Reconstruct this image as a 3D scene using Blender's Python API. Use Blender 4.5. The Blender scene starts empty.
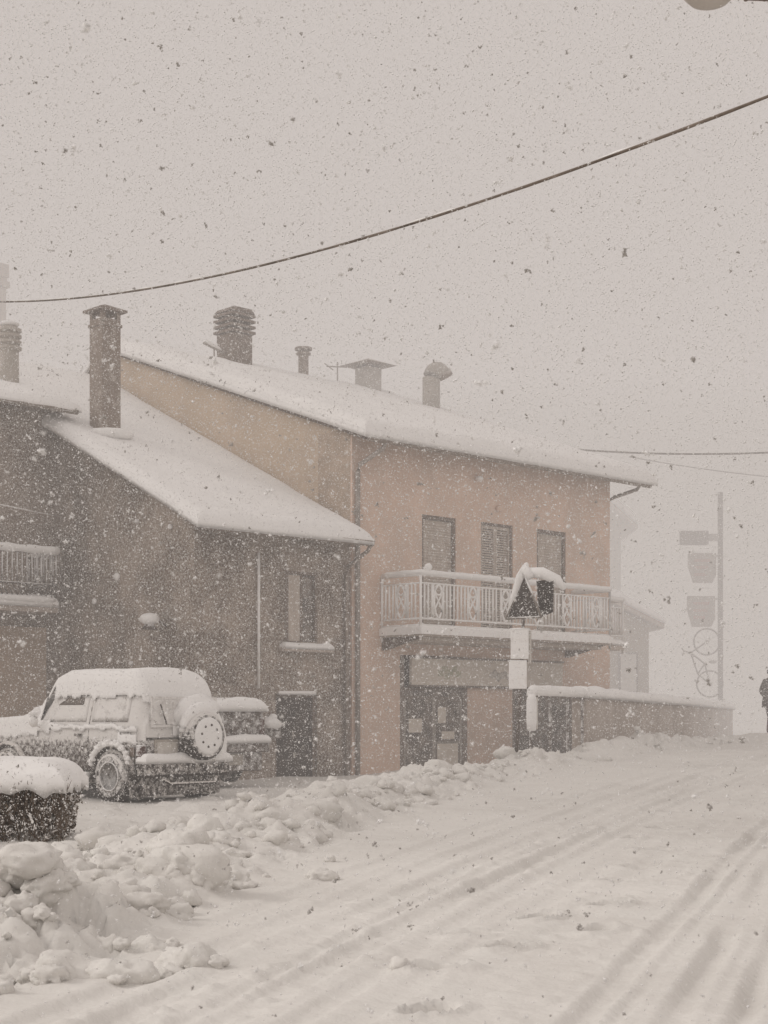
import bpy, bmesh, math, random
import numpy as np
from mathutils import Vector, Matrix, noise as mnoise

random.seed(7)
rng = np.random.default_rng(11)
scene = bpy.context.scene
COL = scene.collection
R = math.radians
EYE = 1.6

# ------------------------------------------------------------------ materials
def new_mat(name):
    m = bpy.data.materials.new(name)
    m.use_nodes = True
    nt = m.node_tree
    return m, nt, nt.nodes['Principled BSDF']

def mat(name, c1, c2=None, scale=4.0, rough=0.8, bump=0.15, bscale=None, detail=6, metal=0.0, spec=0.3, streak=False,
        lo=0.35, hi=0.65, c3=None, scale3=0.6):
    m, nt, b = new_mat(name)
    b.inputs['Roughness'].default_value = rough
    b.inputs['Metallic'].default_value = metal
    b.inputs['Specular IOR Level'].default_value = spec
    tc = nt.nodes.new('ShaderNodeTexCoord')
    mp = nt.nodes.new('ShaderNodeMapping')
    nt.links.new(tc.outputs['Object'], mp.inputs['Vector'])
    if streak:
        mp.inputs['Scale'].default_value = (1.0, 1.0, 0.18)
    n = nt.nodes.new('ShaderNodeTexNoise')
    n.inputs['Scale'].default_value = scale
    n.inputs['Detail'].default_value = detail
    n.inputs['Roughness'].default_value = 0.65
    nt.links.new(mp.outputs['Vector'], n.inputs['Vector'])
    r = nt.nodes.new('ShaderNodeValToRGB')
    r.color_ramp.elements[0].position = lo
    r.color_ramp.elements[1].position = hi
    r.color_ramp.elements[0].color = (*c1, 1)
    r.color_ramp.elements[1].color = (*(c2 or tuple(x * 1.15 for x in c1)), 1)
    nt.links.new(n.outputs['Fac'], r.inputs['Fac'])
    out = r.outputs['Color']
    if c3:
        n3 = nt.nodes.new('ShaderNodeTexNoise')
        n3.inputs['Scale'].default_value = scale3
        n3.inputs['Detail'].default_value = 8
        n3.inputs['Roughness'].default_value = 0.7
        nt.links.new(tc.outputs['Object'], n3.inputs['Vector'])
        r3 = nt.nodes.new('ShaderNodeValToRGB')
        r3.color_ramp.elements[0].position = 0.48
        r3.color_ramp.elements[1].position = 0.62
        nt.links.new(n3.outputs['Fac'], r3.inputs['Fac'])
        mx = nt.nodes.new('ShaderNodeMix')
        mx.data_type = 'RGBA'
        nt.links.new(r3.outputs['Color'], mx.inputs['Factor'])
        nt.links.new(out, mx.inputs['A'])
        mx.inputs['B'].default_value = (*c3, 1)
        out = mx.outputs['Result']
    nt.links.new(out, b.inputs['Base Color'])
    if bump:
        n2 = nt.nodes.new('ShaderNodeTexNoise')
        n2.inputs['Scale'].default_value = bscale or scale * 6
        n2.inputs['Detail'].default_value = 6
        nt.links.new(tc.outputs['Object'], n2.inputs['Vector'])
        bp = nt.nodes.new('ShaderNodeBump')
        bp.inputs['Strength'].default_value = bump
        bp.inputs['Distance'].default_value = 0.05
        nt.links.new(n2.outputs['Fac'], bp.inputs['Height'])
        nt.links.new(bp.outputs['Normal'], b.inputs['Normal'])
    return m

def frosted(name, dark, dark2, snow=(0.74, 0.735, 0.73), scale=3.0, amount=0.5, soft=0.08, rough=0.6, bump=0.2, n2s=None, zfrost=None):
    """paint or wall with blown-on snow clinging in patches; more on faces that look up"""
    m, nt, b = new_mat(name)
    b.inputs['Roughness'].default_value = rough
    b.inputs['Specular IOR Level'].default_value = 0.3
    tc = nt.nodes.new('ShaderNodeTexCoord')
    n = nt.nodes.new('ShaderNodeTexNoise'); n.inputs['Scale'].default_value = scale; n.inputs['Detail'].default_value = 9
    n.inputs['Roughness'].default_value = 0.72
    nt.links.new(tc.outputs['Object'], n.inputs['Vector'])
    g = nt.nodes.new('ShaderNodeNewGeometry')
    sx = nt.nodes.new('ShaderNodeSeparateXYZ'); nt.links.new(g.outputs['Normal'], sx.inputs['Vector'])
    ma = nt.nodes.new('ShaderNodeMath'); ma.operation = 'MULTIPLY_ADD'
    nt.links.new(sx.outputs['Z'], ma.inputs[0]); ma.inputs[1].default_value = 0.35
    nt.links.new(n.outputs['Fac'], ma.inputs[2])
    r = nt.nodes.new('ShaderNodeValToRGB')
    t = 1.0 - amount
    r.color_ramp.elements[0].position = max(0, t - soft); r.color_ramp.elements[1].position = min(1, t + soft)
    fac = ma.outputs[0]
    if zfrost:
        sz = nt.nodes.new('ShaderNodeSeparateXYZ'); nt.links.new(tc.outputs['Object'], sz.inputs['Vector'])
        mr = nt.nodes.new('ShaderNodeMapRange'); mr.inputs['From Min'].default_value = zfrost[0]; mr.inputs['From Max'].default_value = zfrost[1]
        mr.inputs['To Min'].default_value = 0.0; mr.inputs['To Max'].default_value = zfrost[2]
        nt.links.new(sz.outputs['Z'], mr.inputs['Value'])
        ad = nt.nodes.new('ShaderNodeMath'); ad.operation = 'ADD'
        nt.links.new(fac, ad.inputs[0]); nt.links.new(mr.outputs[0], ad.inputs[1]); fac = ad.outputs[0]
    nt.links.new(fac, r.inputs['Fac'])
    n2 = nt.nodes.new('ShaderNodeTexNoise'); n2.inputs['Scale'].default_value = n2s or scale * 4; n2.inputs['Detail'].default_value = 5
    nt.links.new(tc.outputs['Object'], n2.inputs['Vector'])
    m1 = nt.nodes.new('ShaderNodeMix'); m1.data_type = 'RGBA'
    m1.inputs['A'].default_value = (*dark, 1); m1.inputs['B'].default_value = (*dark2, 1)
    if n2s:
        n2.inputs['Detail'].default_value = 10; n2.inputs['Roughness'].default_value = .68
        r2 = nt.nodes.new('ShaderNodeValToRGB'); r2.color_ramp.elements[0].position = .42; r2.color_ramp.elements[1].position = .60
        nt.links.new(n2.outputs['Fac'], r2.inputs['Fac']); nt.links.new(r2.outputs['Color'], m1.inputs['Factor'])
    else: nt.links.new(n2.outputs['Fac'], m1.inputs['Factor'])
    m2 = nt.nodes.new('ShaderNodeMix'); m2.data_type = 'RGBA'
    nt.links.new(r.outputs['Color'], m2.inputs['Factor'])
    nt.links.new(m1.outputs['Result'], m2.inputs['A']); m2.inputs['B'].default_value = (*snow, 1)
    nt.links.new(m2.outputs['Result'], b.inputs['Base Color'])
    bp = nt.nodes.new('ShaderNodeBump'); bp.inputs['Strength'].default_value = bump; bp.inputs['Distance'].default_value = 0.04
    nt.links.new(n.outputs['Fac'], bp.inputs['Height']); nt.links.new(bp.outputs['Normal'], b.inputs['Normal'])
    return m

M = {}
M['snow'] = mat('snow', (0.84, 0.83, 0.82), (0.88, 0.87, 0.86), scale=1.5, rough=0.9, bump=0.25, bscale=9, spec=0.1)
M['road_snow'] = mat('road_snow', (0.64, 0.62, 0.59), (0.73, 0.712, 0.682), scale=0.5, rough=0.9, bump=0.3, bscale=14, spec=0.1, c3=(0.695, 0.68, 0.65), scale3=2.2)
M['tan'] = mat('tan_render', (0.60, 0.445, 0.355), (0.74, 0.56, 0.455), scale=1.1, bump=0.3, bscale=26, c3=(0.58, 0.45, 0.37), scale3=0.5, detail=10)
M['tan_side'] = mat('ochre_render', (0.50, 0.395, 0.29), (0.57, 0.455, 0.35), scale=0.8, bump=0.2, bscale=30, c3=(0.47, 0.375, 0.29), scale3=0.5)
M['stain'] = mat('damp_stain', (0.33, 0.26, 0.20), (0.46, 0.36, 0.28), scale=3, bump=0.2)
M['dark_wall'] = frosted('dark_rough_wall', (0.12, 0.088, 0.067), (0.33, 0.26, 0.21), snow=(0.60, 0.55, 0.50), scale=21, amount=0.43, soft=0.11, n2s=.7, rough=0.9, bump=0.6)
M['dark_wall2'] = frosted('umber_wall', (0.15, 0.112, 0.088), (0.27, 0.21, 0.17), snow=(0.58, 0.53, 0.48), scale=21, amount=0.43, soft=0.12, n2s=.9, rough=0.9, bump=0.4)
M['ochre_dark'] = mat('ochre_ground_floor', (0.42, 0.325, 0.25), (0.52, 0.41, 0.325), scale=2, bump=0.4)
M['eave'] = mat('weathered_eave_wood', (0.10, 0.075, 0.06), (0.17, 0.13, 0.105), scale=8)
M['fascia'] = mat('metal_gutter', (0.22, 0.18, 0.15), (0.34, 0.29, 0.25), scale=6, metal=0.3, rough=0.5)
M['tiles'] = mat('roof_tiles', (0.16, 0.10, 0.08), (0.24, 0.16, 0.12), scale=8)
M['shutter'] = mat('grey_brown_shutter', (0.42, 0.36, 0.31), (0.52, 0.455, 0.40), scale=9, streak=True)
M['frame'] = mat('brown_frame', (0.15, 0.118, 0.098), (0.21, 0.17, 0.145), scale=9)
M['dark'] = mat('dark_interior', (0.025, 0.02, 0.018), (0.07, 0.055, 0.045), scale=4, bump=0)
M['glass'] = mat('dim_glass', (0.05, 0.042, 0.037), (0.26, 0.22, 0.19), scale=4, detail=9, rough=0.08, bump=0, spec=0.6)
M['white'] = frosted('snowy_white_paint', (0.76, 0.73, 0.70), (0.82, 0.79, 0.76), snow=(.9,.89,.88), scale=6, amount=0.6)
M['iron'] = frosted('snowy_iron', (0.10, 0.085, 0.075), (0.16, 0.13, 0.115), scale=7, amount=0.45)
M['metal'] = mat('galvanised_metal', (0.26, 0.23, 0.205), (0.38, 0.34, 0.31), scale=6, metal=0.25, rough=0.5)
M['palemetal'] = mat('pale_flue_metal', (0.36, 0.33, 0.29), (0.46, 0.42, 0.38), scale=4, rough=0.5)
M['brick'] = mat('chimney_brick', (0.15, 0.115, 0.095), (0.24, 0.19, 0.16), scale=6, bump=0.5, bscale=25)
M['chim'] = frosted('rough_chimney_render', (0.17, 0.13, 0.105), (0.28, 0.225, 0.185), snow=(0.5, 0.46, 0.42), scale=4, amount=0.38, soft=0.1)
M['concrete'] = mat('parapet_concrete', (0.35, 0.295, 0.255), (0.46, 0.40, 0.355), scale=1.6, bump=0.3, streak=True)
M['sign'] = mat('shop_sign_board', (0.58, 0.52, 0.45), (0.68, 0.62, 0.55), scale=2.2, bump=0.05)
M['green'] = mat('green_mark', (0.42, 0.41, 0.31), (0.48, 0.46, 0.36), scale=12, bump=0)
M['pale'] = mat('pale_mark', (0.5, 0.47, 0.43), (0.6, 0.57, 0.53), scale=12, bump=0)
M['red'] = mat('faded_red', (0.28, 0.12, 0.09), (0.34, 0.17, 0.13), scale=12, bump=0)
M['paint'] = frosted('car_paint', (0.05, 0.04, 0.036), (0.12, 0.10, 0.09), snow=(0.72, 0.70, 0.68), scale=13, amount=0.46, soft=0.10, rough=0.5, zfrost=(.82, 1.08, .30))
M['frostglass'] = frosted('frosted_window', (0.22, 0.20, 0.185), (0.32, 0.295, 0.275), snow=(0.76, 0.74, 0.72), scale=3.5, amount=0.60, soft=0.14, rough=0.5)
M['plastic'] = frosted('bumper_plastic', (0.028, 0.024, 0.022), (0.065, 0.055, 0.05), snow=(0.66, 0.63, 0.6), scale=15, amount=0.46, soft=0.09)
M['rubber'] = frosted('tyre_rubber', (0.03, 0.026, 0.024), (0.06, 0.052, 0.048), snow=(0.72, 0.70, 0.68), scale=12, amount=0.5, soft=0.09)
M['rim'] = frosted('snowy_rim', (0.20, 0.175, 0.16), (0.34, 0.31, 0.28), scale=10, amount=0.54)
M['lamp_red'] = frosted('tail_lamp', (0.07, 0.035, 0.03), (0.11, 0.06, 0.05), scale=12, amount=0.45)
M['leaf'] = frosted('dark_leaves', (0.09, 0.066, 0.048), (0.24, 0.185, 0.135), snow=(.66,.63,.60), scale=14, amount=0.42, bump=0)
M['twig'] = mat('twigs', (0.13, 0.10, 0.078), (0.22, 0.175, 0.14), scale=8, bump=0)
M['cable'] = mat('cable_jacket', (0.08, 0.06, 0.045), (0.22, 0.18, 0.15), scale=2.5, bump=0.2)
M['coat'] = mat('dark_coat', (0.06, 0.045, 0.042), (0.10, 0.08, 0.072), scale=6)
M['skin'] = mat('skin', (0.42, 0.28, 0.21), (0.48, 0.33, 0.25), scale=8, bump=0)
M['hair'] = mat('dark_hair', (0.03, 0.022, 0.018), (0.06, 0.045, 0.035), scale=20)
M['house_far'] = mat('distant_render', (0.30, 0.255, 0.20), (0.36, 0.31, 0.25), scale=1)
M['globe'] = mat('lamp_bowl', (0.42, 0.38, 0.34), (0.5, 0.46, 0.42), scale=3, rough=0.4, bump=0)
M['post'] = frosted('sign_post_metal', (0.17, 0.145, 0.125), (0.25, 0.22, 0.19), scale=5, amount=0.4)
M['flake'] = mat('snowflake', (0.80, 0.79, 0.78), (0.86, 0.85, 0.84), scale=1, bump=0, rough=1, spec=0)
M['backlitflake'] = mat('backlit_snowflake', (0.42, 0.40, 0.38), (0.52, 0.50, 0.48), scale=1, bump=0, rough=1, spec=0)  # darker grey painted in for the backlit look of large flakes

# ------------------------------------------------------------------ helpers
def children(o):
    return [c for c in COL.objects if c.parent is o]

def tag(o, label=None, cat=None, group=None, kind=None):
    if label: o['label'] = label
    if cat: o['category'] = cat
    if group: o['group'] = group
    if kind: o['kind'] = kind
    return o

def empty(name, loc=(0, 0, 0), rz=0.0, label=None, cat=None, group=None):
    o = bpy.data.objects.new(name, None)
    COL.objects.link(o)
    o.location = loc
    o.rotation_euler = (0, 0, rz)
    return tag(o, label, cat, group)

def part(name, mesh_or_bm, m, parent=None, smooth=False, bevel=0.0):
    if isinstance(mesh_or_bm, bmesh.types.BMesh):
        me = bpy.data.meshes.new(name)
        bmesh.ops.recalc_face_normals(mesh_or_bm, faces=mesh_or_bm.faces)
        mesh_or_bm.to_mesh(me)
        mesh_or_bm.free()
    else:
        me = mesh_or_bm
    me.name = name
    for mm in (m if isinstance(m, (list, tuple)) else [m]):
        me.materials.append(mm)
    if smooth:
        for p in me.polygons: p.use_smooth = True
    o = bpy.data.objects.new(name, me)
    COL.objects.link(o)
    if parent: o.parent = parent
    if bevel:
        b = o.modifiers.new('bevel', 'BEVEL'); b.width = bevel; b.segments = 2; b.limit_method = 'ANGLE'
    return o

def box(bm, x0, x1, y0, y1, z0, z1):
    vs = [bm.verts.new(p) for p in ((x0,y0,z0),(x1,y0,z0),(x1,y1,z0),(x0,y1,z0),(x0,y0,z1),(x1,y0,z1),(x1,y1,z1),(x0,y1,z1))]
    for f in ((0,3,2,1),(4,5,6,7),(0,1,5,4),(1,2,6,5),(2,3,7,6),(3,0,4,7)):
        bm.faces.new([vs[i] for i in f])

def B(*boxes):
    bm = bmesh.new()
    for b in boxes: box(bm, *b)
    return bm

def prism(bm, pts2, axis, a0, a1):
    """polygon pts2 in the plane across `axis` ('x': (y,z), 'y': (x,z), 'z': (x,y)), extruded a0..a1"""
    def P(p, a):
        return {'x': (a, p[0], p[1]), 'y': (p[0], a, p[1]), 'z': (p[0], p[1], a)}[axis]
    v0 = [bm.verts.new(P(p, a0)) for p in pts2]; v1 = [bm.verts.new(P(p, a1)) for p in pts2]
    n = len(pts2)
    bm.faces.new(v0[::-1]); bm.faces.new(v1)
    for i in range(n):
        bm.faces.new((v0[i], v0[(i+1) % n], v1[(i+1) % n], v1[i]))

def tube(bm, pts, r, seg=8, cap=True):
    pts = [Vector(p) for p in pts]
    rs = r if isinstance(r, (list, tuple, np.ndarray)) else [r] * len(pts)
    rings = []
    for i, p in enumerate(pts):
        d = (pts[min(i+1, len(pts)-1)] - pts[max(i-1, 0)]).normalized()
        up = Vector((0, 0, 1)) if abs(d.z) < 0.95 else Vector((1, 0, 0))
        a = d.cross(up).normalized(); b = a.cross(d)
        rings.append([bm.verts.new(p + (a*math.cos(2*math.pi*k/seg) + b*math.sin(2*math.pi*k/seg)) * rs[i]) for k in range(seg)])
    for i in range(len(rings)-1):
        for k in range(seg):
            bm.faces.new((rings[i][k], rings[i][(k+1) % seg], rings[i+1][(k+1) % seg], rings[i+1][k]))
    if cap:
        bm.faces.new(rings[0][::-1]); bm.faces.new(rings[-1])

def lathe(bm, prof, cx=0, cy=0, seg=20, axis='z'):
    rings = []
    for r, h in prof:
        ring = []
        for k in range(seg):
            a = 2*math.pi*k/seg
            if axis == 'z': p = (cx + r*math.cos(a), cy + r*math.sin(a), h)
            elif axis == 'y': p = (cx + r*math.cos(a), h, cy + r*math.sin(a))
            else: p = (h, cx + r*math.cos(a), cy + r*math.sin(a))
            ring.append(bm.verts.new(p))
        rings.append(ring)
    for i in range(len(rings)-1):
        for k in range(seg):
            bm.faces.new((rings[i][k], rings[i][(k+1) % seg], rings[i+1][(k+1) % seg], rings[i+1][k]))
    bm.faces.new(rings[0][::-1]); bm.faces.new(rings[-1])

def nz(x, y, z=0.0):
    return mnoise.noise(Vector((x, y, z)))

def snow_slab(name, quad, th, parent=None, m=None, nu=40, nv=30, edge=0.25, seed=0.0, amp=0.25, fs=1.2, droop=0.04, sq=0.5, lip=0.32, wav=0.0):
    """a blanket of snow lying on the quad (4 corners, in order): thick, with rounded uneven edges"""
    q = [Vector(p) for p in quad]
    lu = ((q[1]-q[0]).length + (q[2]-q[3]).length) / 2; lv = ((q[3]-q[0]).length + (q[2]-q[1]).length) / 2
    bm = bmesh.new()
    def pos(u, v): return q[0]*(1-u)*(1-v) + q[1]*u*(1-v) + q[2]*u*v + q[3]*(1-u)*v
    def warp(i, n):   # denser samples toward the edges
        t = i/n
        return 0.5 - 0.5*math.cos(math.pi*t)*abs(math.cos(math.pi*t))**-0.25 if 0 < t < 1 and abs(t-0.5) > 1e-6 else t
    us = [i/nu for i in range(nu+1)]; vs_ = [j/nv for j in range(nv+1)]
    us = [max(0, min(1, warp(i, nu))) for i in range(nu+1)]; vs_ = [max(0, min(1, warp(j, nv))) for j in range(nv+1)]
    top, bot = [], []
    for u in us:
        rt, rb = [], []
        for v in vs_:
            p = pos(u, v)
            d = min(u*lu, (1-u)*lu, v*lv, (1-v)*lv)
            k = min(1.0, d/edge); k = (1-(1-k)**2)**sq if k > 0 else 0
            n_ = nz(p.x*fs+seed, p.y*fs, seed) + 0.5*nz(p.x*fs*3+seed, p.y*fs*3, seed+5)
            h = th*(0.25 + 0.75*k)*(1 + amp*n_)
            if d <= 1e-6:
                h = th*lip*(1 + amp*n_)
                c = pos(0.5, 0.5); out = (p - c); out.z = 0
                if out.length: p = p + out.normalized()*th*0.12*(1+nz(p.x*4, p.y*4, seed))
            rt.append(bm.verts.new(p + Vector((0, 0, h)))); rb.append(bm.verts.new(p - Vector((0, 0, (droop if d <= 1e-6 else 0) + wav*(.5+nz(p.x*5+seed, p.y*5, 2)+.5*nz(p.x*13, p.y*13, 2))*max(0, 1-d/edge)))))
        top.append(rt); bot.append(rb)
    for i in range(nu):
        for j in range(nv):
            bm.faces.new((top[i][j], top[i+1][j], top[i+1][j+1], top[i][j+1]))
            bm.faces.new((bot[i][j], bot[i][j+1], bot[i+1][j+1], bot[i+1][j]))
    for i in range(nu):
        bm.faces.new((bot[i][0], bot[i+1][0], top[i+1][0], top[i][0])); bm.faces.new((bot[i+1][nv], bot[i][nv], top[i][nv], top[i+1][nv]))
    for j in range(nv):
        bm.faces.new((bot[0][j+1], bot[0][j], top[0][j], top[0][j+1])); bm.faces.new((bot[nu][j], bot[nu][j+1], top[nu][j+1], top[nu][j]))
    return part(name, bm, m or M['snow'], parent, smooth=True)

def snow_tube(name, pts, r, parent=None, step=0.12, amp=0.25, lift=0.6, seed=0.0, seg=10, flat=1.0):
    """snow riding on a rail: a lumpy sausage that follows the points"""
    P = [Vector(p) for p in pts]; out = []; rs = []
    for a, b in zip(P[:-1], P[1:]):
        n = max(1, int((b-a).length/step))
        for i in range(n): out.append(a.lerp(b, i/n))
    out.append(P[-1])
    for i, p in enumerate(out):
        k = 1 + amp*nz(i*0.45+seed, seed) + amp*0.6*nz(i*1.3, seed+3)
        e = min(1.0, (min(i, len(out)-1-i)+0.35)/2.0)
        rs.append(r*k*math.sqrt(e))
    bm = bmesh.new(); tube(bm, [p + Vector((0, 0, r*lift)) for p in out], rs, seg)
    return part(name, bm, M['snow'], parent, smooth=True)

def blob(bm, c, rx, ry, rz, sub=2, amp=0.2, seed=0.0, fs=2.0):
    r = bmesh.ops.create_icosphere(bm, subdivisions=sub, radius=1.0)
    for v in r['verts']:
        d = v.co.normalized()
        k = 1 + amp*nz(d.x*fs+seed, d.y*fs+seed, d.z*fs) + amp*0.5*nz(d.x*fs*2.7+seed, d.y*fs*2.7, d.z*fs*2.7)
        v.co = Vector((c[0]+d.x*rx*k, c[1]+d.y*ry*k, c[2]+d.z*rz*k))

# ------------------------------------------------------------------ ground
def vnoise(x, y, seed):
    """smooth value noise on arrays"""
    tab = np.random.default_rng(seed).random((256, 256))
    xi = np.floor(x).astype(int); yi = np.floor(y).astype(int)
    fx = x - xi; fy = y - yi
    fx = fx*fx*fx*(fx*(fx*6-15)+10); fy = fy*fy*fy*(fy*(fy*6-15)+10)
    a = tab[xi % 256, yi % 256]; b = tab[(xi+1) % 256, yi % 256]; c = tab[xi % 256, (yi+1) % 256]; d = tab[(xi+1) % 256, (yi+1) % 256]
    return (a*(1-fx)+b*fx)*(1-fy) + (c*(1-fx)+d*fx)*fy - 0.5

def fbm(x, y, seed, o=4):
    s = 0; a = 1.0
    for i in range(o):
        s = s + a*vnoise(x*2**i+17.3*i, y*2**i+9.1*i, seed+i); a *= 0.5
    return s

def edge_x(Y):     # left edge of the road
    Yc = np.minimum(Y, 60)
    return -1.56 - 0.34*np.maximum(8.2-Y, 0) + 0.13*(Yc-8.2) + 0.0078*np.sign(Yc-8.2)*(Yc-8.2)**2*np.where(Yc < 8.2, 0.3, 1) + 0.9*(Y-Yc)

def track_x(Y):    # the line the tyre ruts follow
    Yc = np.clip(Y, -50, 60)
    return 0.325*(Yc-7) + 0.0024*np.maximum(Yc-7, 0)**2 + 0.5*(Y-Yc)

RY = np.array([-400, 0, 8, 17, 25, 33, 42, 60, 90, 400.0]); RZ = np.array([-2, 0.0, 0.25, 0.50, 0.72, 0.88, 1.0, 1.08, 0.9, -4])
def road_z(Y): return np.interp(Y, RY, RZ)
LY = np.array([-400, 0, 12, 20, 30, 34, 40, 60, 400.0]); LZ = np.array([-2, 0.0, 0.28, 0.30, 0.32, 0.42, 0.6, 0.9, -4])
def lot_z(Y): return np.interp(Y, LY, LZ)

def sstep(a, b, x):
    t = np.clip((x-a)/(b-a), 0, 1); return t*t*(3-2*t)

# clods shoved up by the plough
lump_rng = np.random.default_rng(5)
LUMPS = []; HERO = []
for _ in range(520):
    y = 6.5 + 30*lump_rng.random()**1.15
    off = lump_rng.normal(-0.75, 0.5)
    if off > 0.05: off = -abs(off)*0.5
    if off < -2.6: continue
    r = float(np.clip(lump_rng.lognormal(-2.5, 0.62), 0.035, 0.26))
    cluster = fbm(np.array([y*0.35]), np.array([off*0.4]), 77)[0]
    if cluster < -0.08 - 0.15*(y < 16): continue
    LUMPS.append((float(edge_x(np.array(y))+off), y, r, 0.55+0.6*lump_rng.random()))
for _ in range(170):     # soft mounds on the parking side
    y = 9 + 22*lump_rng.random(); x = float(edge_x(np.array(y))) - 1.9 - 3.0*lump_rng.random()
    LUMPS.append((x, y, 0.12+0.22*lump_rng.random(), 0.3))

for (px, py, rp) in ((232,862,20),(205,868,16),(178,868,26),(120,928,24),(150,908,22),(190,915,30),(168,925,20),(60,925,30),(82,952,28),(35,950,36),(255,850,17),(248,826,14),(45,900,24),(20,850,16),(55,868,26),(130,832,22),(100,830,20),(150,838,16),(300,792,10),(385,800,12),(345,812,11),(322,862,12),(236,838,14),(205,840,18),(262,835,10),(290,842,12),(10,880,22),(420,785,11),(470,772,11),(505,757,10),(300,815,9)):
    Y_ = (EYE-.42)*1550/(py+rp*.6-714); HERO.append(((px-384)/1550*Y_, Y_, rp/1550*Y_))
FOOT = []
def img_to_road(px, py):
    Y = EYE/((py-714)/1550 + 0.0295); return ((px-384)/1550*Y, Y)
FOOT = [img_to_road(*p) for p in ((508,950),(540,919),(436,971),(430,1015),(610,907),(636,868),(631,839),(615,883),(470,936),(600,932),(655,851),(660,828),(668,812))]

def ground_z(X, Y, fine=True):
    e = edge_x(Y); o = X - e
    tr = X - track_x(Y)
    wob = 0.25*fbm(Y*0.5, Y*0+3, 31, 2)
    w = sstep(-2.4, -0.6, o)
    z = lot_z(Y)*(1-w) + road_z(Y)*w
    # the bank
    bh = (0.17 + 0.16*fbm(Y*0.45, o*0.3, 41, 3))*sstep(4.5, 9.0, Y)
    bh = bh*(1 - 0.35*sstep(34, 44, Y))
    prof = sstep(0.12+wob, -0.75+wob, o)*sstep(-3.0, -1.25, o)
    z = z + bh*prof
    roughm = sstep(0.25+wob, -0.3+wob, o)*sstep(-3.6, -1.2, o)
    z = z + roughm*(0.15*fbm(X*1.5, Y*1.5, 51, 3) + 0.035*fbm(X*5, Y*5, 55, 3))
    # soft lie of the snow elsewhere
    z = z + 0.06*fbm(X*0.5, Y*0.5, 61, 3)*sstep(-1.5, -4, o) + 0.010*fbm(X*1.3, Y*1.3, 63, 3)
    # road: ruts, ridges, churned crumbs
    road = sstep(0.0, 0.5, o)
    zr = 0
    for (c, wd, dp, sd) in ((-1.95,0.10,0.018,13),(-1.55,0.11,0.026,1),(-1.14,0.10,0.030,2),(-0.93,0.05,0.014,14),(-0.72,0.10,0.042,3),(-0.42,0.07,0.018,9),(-.1,.08,.010,15),(0.30,0.12,0.012,4),(0.86,0.075,0.034,5),(1.02,.04,.014,17),(1.27,0.07,0.040,6),(1.62,0.06,0.034,7),(1.95,.06,.016,16),
                            (2.35,0.16,0.05,8),(2.75,0.15,0.06,10),(3.6,0.18,0.05,11),(4.4,0.2,0.05,12)):
        d = tr - c - 0.10*fbm(Y*0.18+sd, Y*0+sd, 80+sd, 2) - (0.02*fbm(Y*1.5, Y*0+sd, 90+sd, 2))
        mod = 0.75 + 0.9*fbm(Y*0.7+sd*3, Y*0, 100+sd, 2)
        zr = zr - dp*1.05*mod*np.exp(-(d/wd)**6) + dp*0.35*mod*np.exp(-((d-wd*1.4)/(wd*0.45))**2) + dp*0.35*mod*np.exp(-((d+wd*1.4)/(wd*0.45))**2)
    z = z + road*zr
    crumbs = np.exp(-((tr+0.95)/0.55)**2) + 0.7*np.exp(-((tr-0.75)/0.3)**2) + 0.5*np.exp(-((tr-0.2)/0.25)**2)
    cn = np.maximum(fbm(X*9, Y*9, 71, 3)-0.12, 0)
    z = z + road*crumbs*cn*0.06
    z = z + 0.006*fbm(X*7, Y*7, 73, 2)
    return z

def axis(segs):
    out = []
    for a, b, n in segs: out += list(np.linspace(a, b, n, endpoint=False))
    return np.array(out + [segs[-1][1]])

xs = axis([(-900,-120,6),(-120,-30,14),(-30,-8,40),(-8,-4.2,70),(-4.2,6.2,300),(6.2,13,130),(13,40,50),(40,150,14),(150,900,6)])
ys = axis([(-300,-20,8),(-20,3,30),(3,6,50),(6,12,190),(12,20,190),(20,32,190),(32,48,120),(48,90,50),(90,250,20),(250,1200,8)])
GX, GY = np.meshgrid(xs, ys, indexing='xy')
GZ = ground_z(GX, GY)
G0 = GZ.copy()
HERO += [(l[0], l[1], l[2]*.9) for l in LUMPS if l[2] > .085 and l[1] < 27 and l[0] > edge_x(l[1])-2.0]
LUMPS = [l for l in LUMPS if not (l[2] > .085 and l[1] < 27 and l[0] > edge_x(l[1])-2.0)]
for (lx, ly, lr, lh) in LUMPS:
    i0, i1 = np.searchsorted(xs, lx-lr*1.3), np.searchsorted(xs, lx+lr*1.3)
    j0, j1 = np.searchsorted(ys, ly-lr*1.3), np.searchsorted(ys, ly+lr*1.3)
    if i1-i0 < 2 or j1-j0 < 2: continue
    sx, sy = GX[j0:j1, i0:i1], GY[j0:j1, i0:i1]
    ang = lx*13.7+ly*3.1
    dx, dy = sx-lx, sy-ly
    ca, sa = math.cos(ang), math.sin(ang)
    a1, b1 = (dx*ca+dy*sa)/lr, (-dx*sa+dy*ca)/(lr*0.8)
    d = np.sqrt(a1**2+b1**2) + 0.6*vnoise(sx/lr*1.1+lx*5, sy/lr*1.1+ly*5, 7)
    k = np.clip(1-d**(2.0+1.2*math.sin(ang)**2), 0, 1)**(0.5+0.2*math.cos(ang*2)**2)
    base = GZ[j0:j1, i0:i1]
    zc = G0[j0:j1, i0:i1].mean()
    GZ[j0:j1, i0:i1] = np.maximum(base, np.where(k > 0, zc + lr*lh*.85*k*(1+0.5*vnoise(sx*9, sy*9, 9)) - lr*0.12, base))
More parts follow.
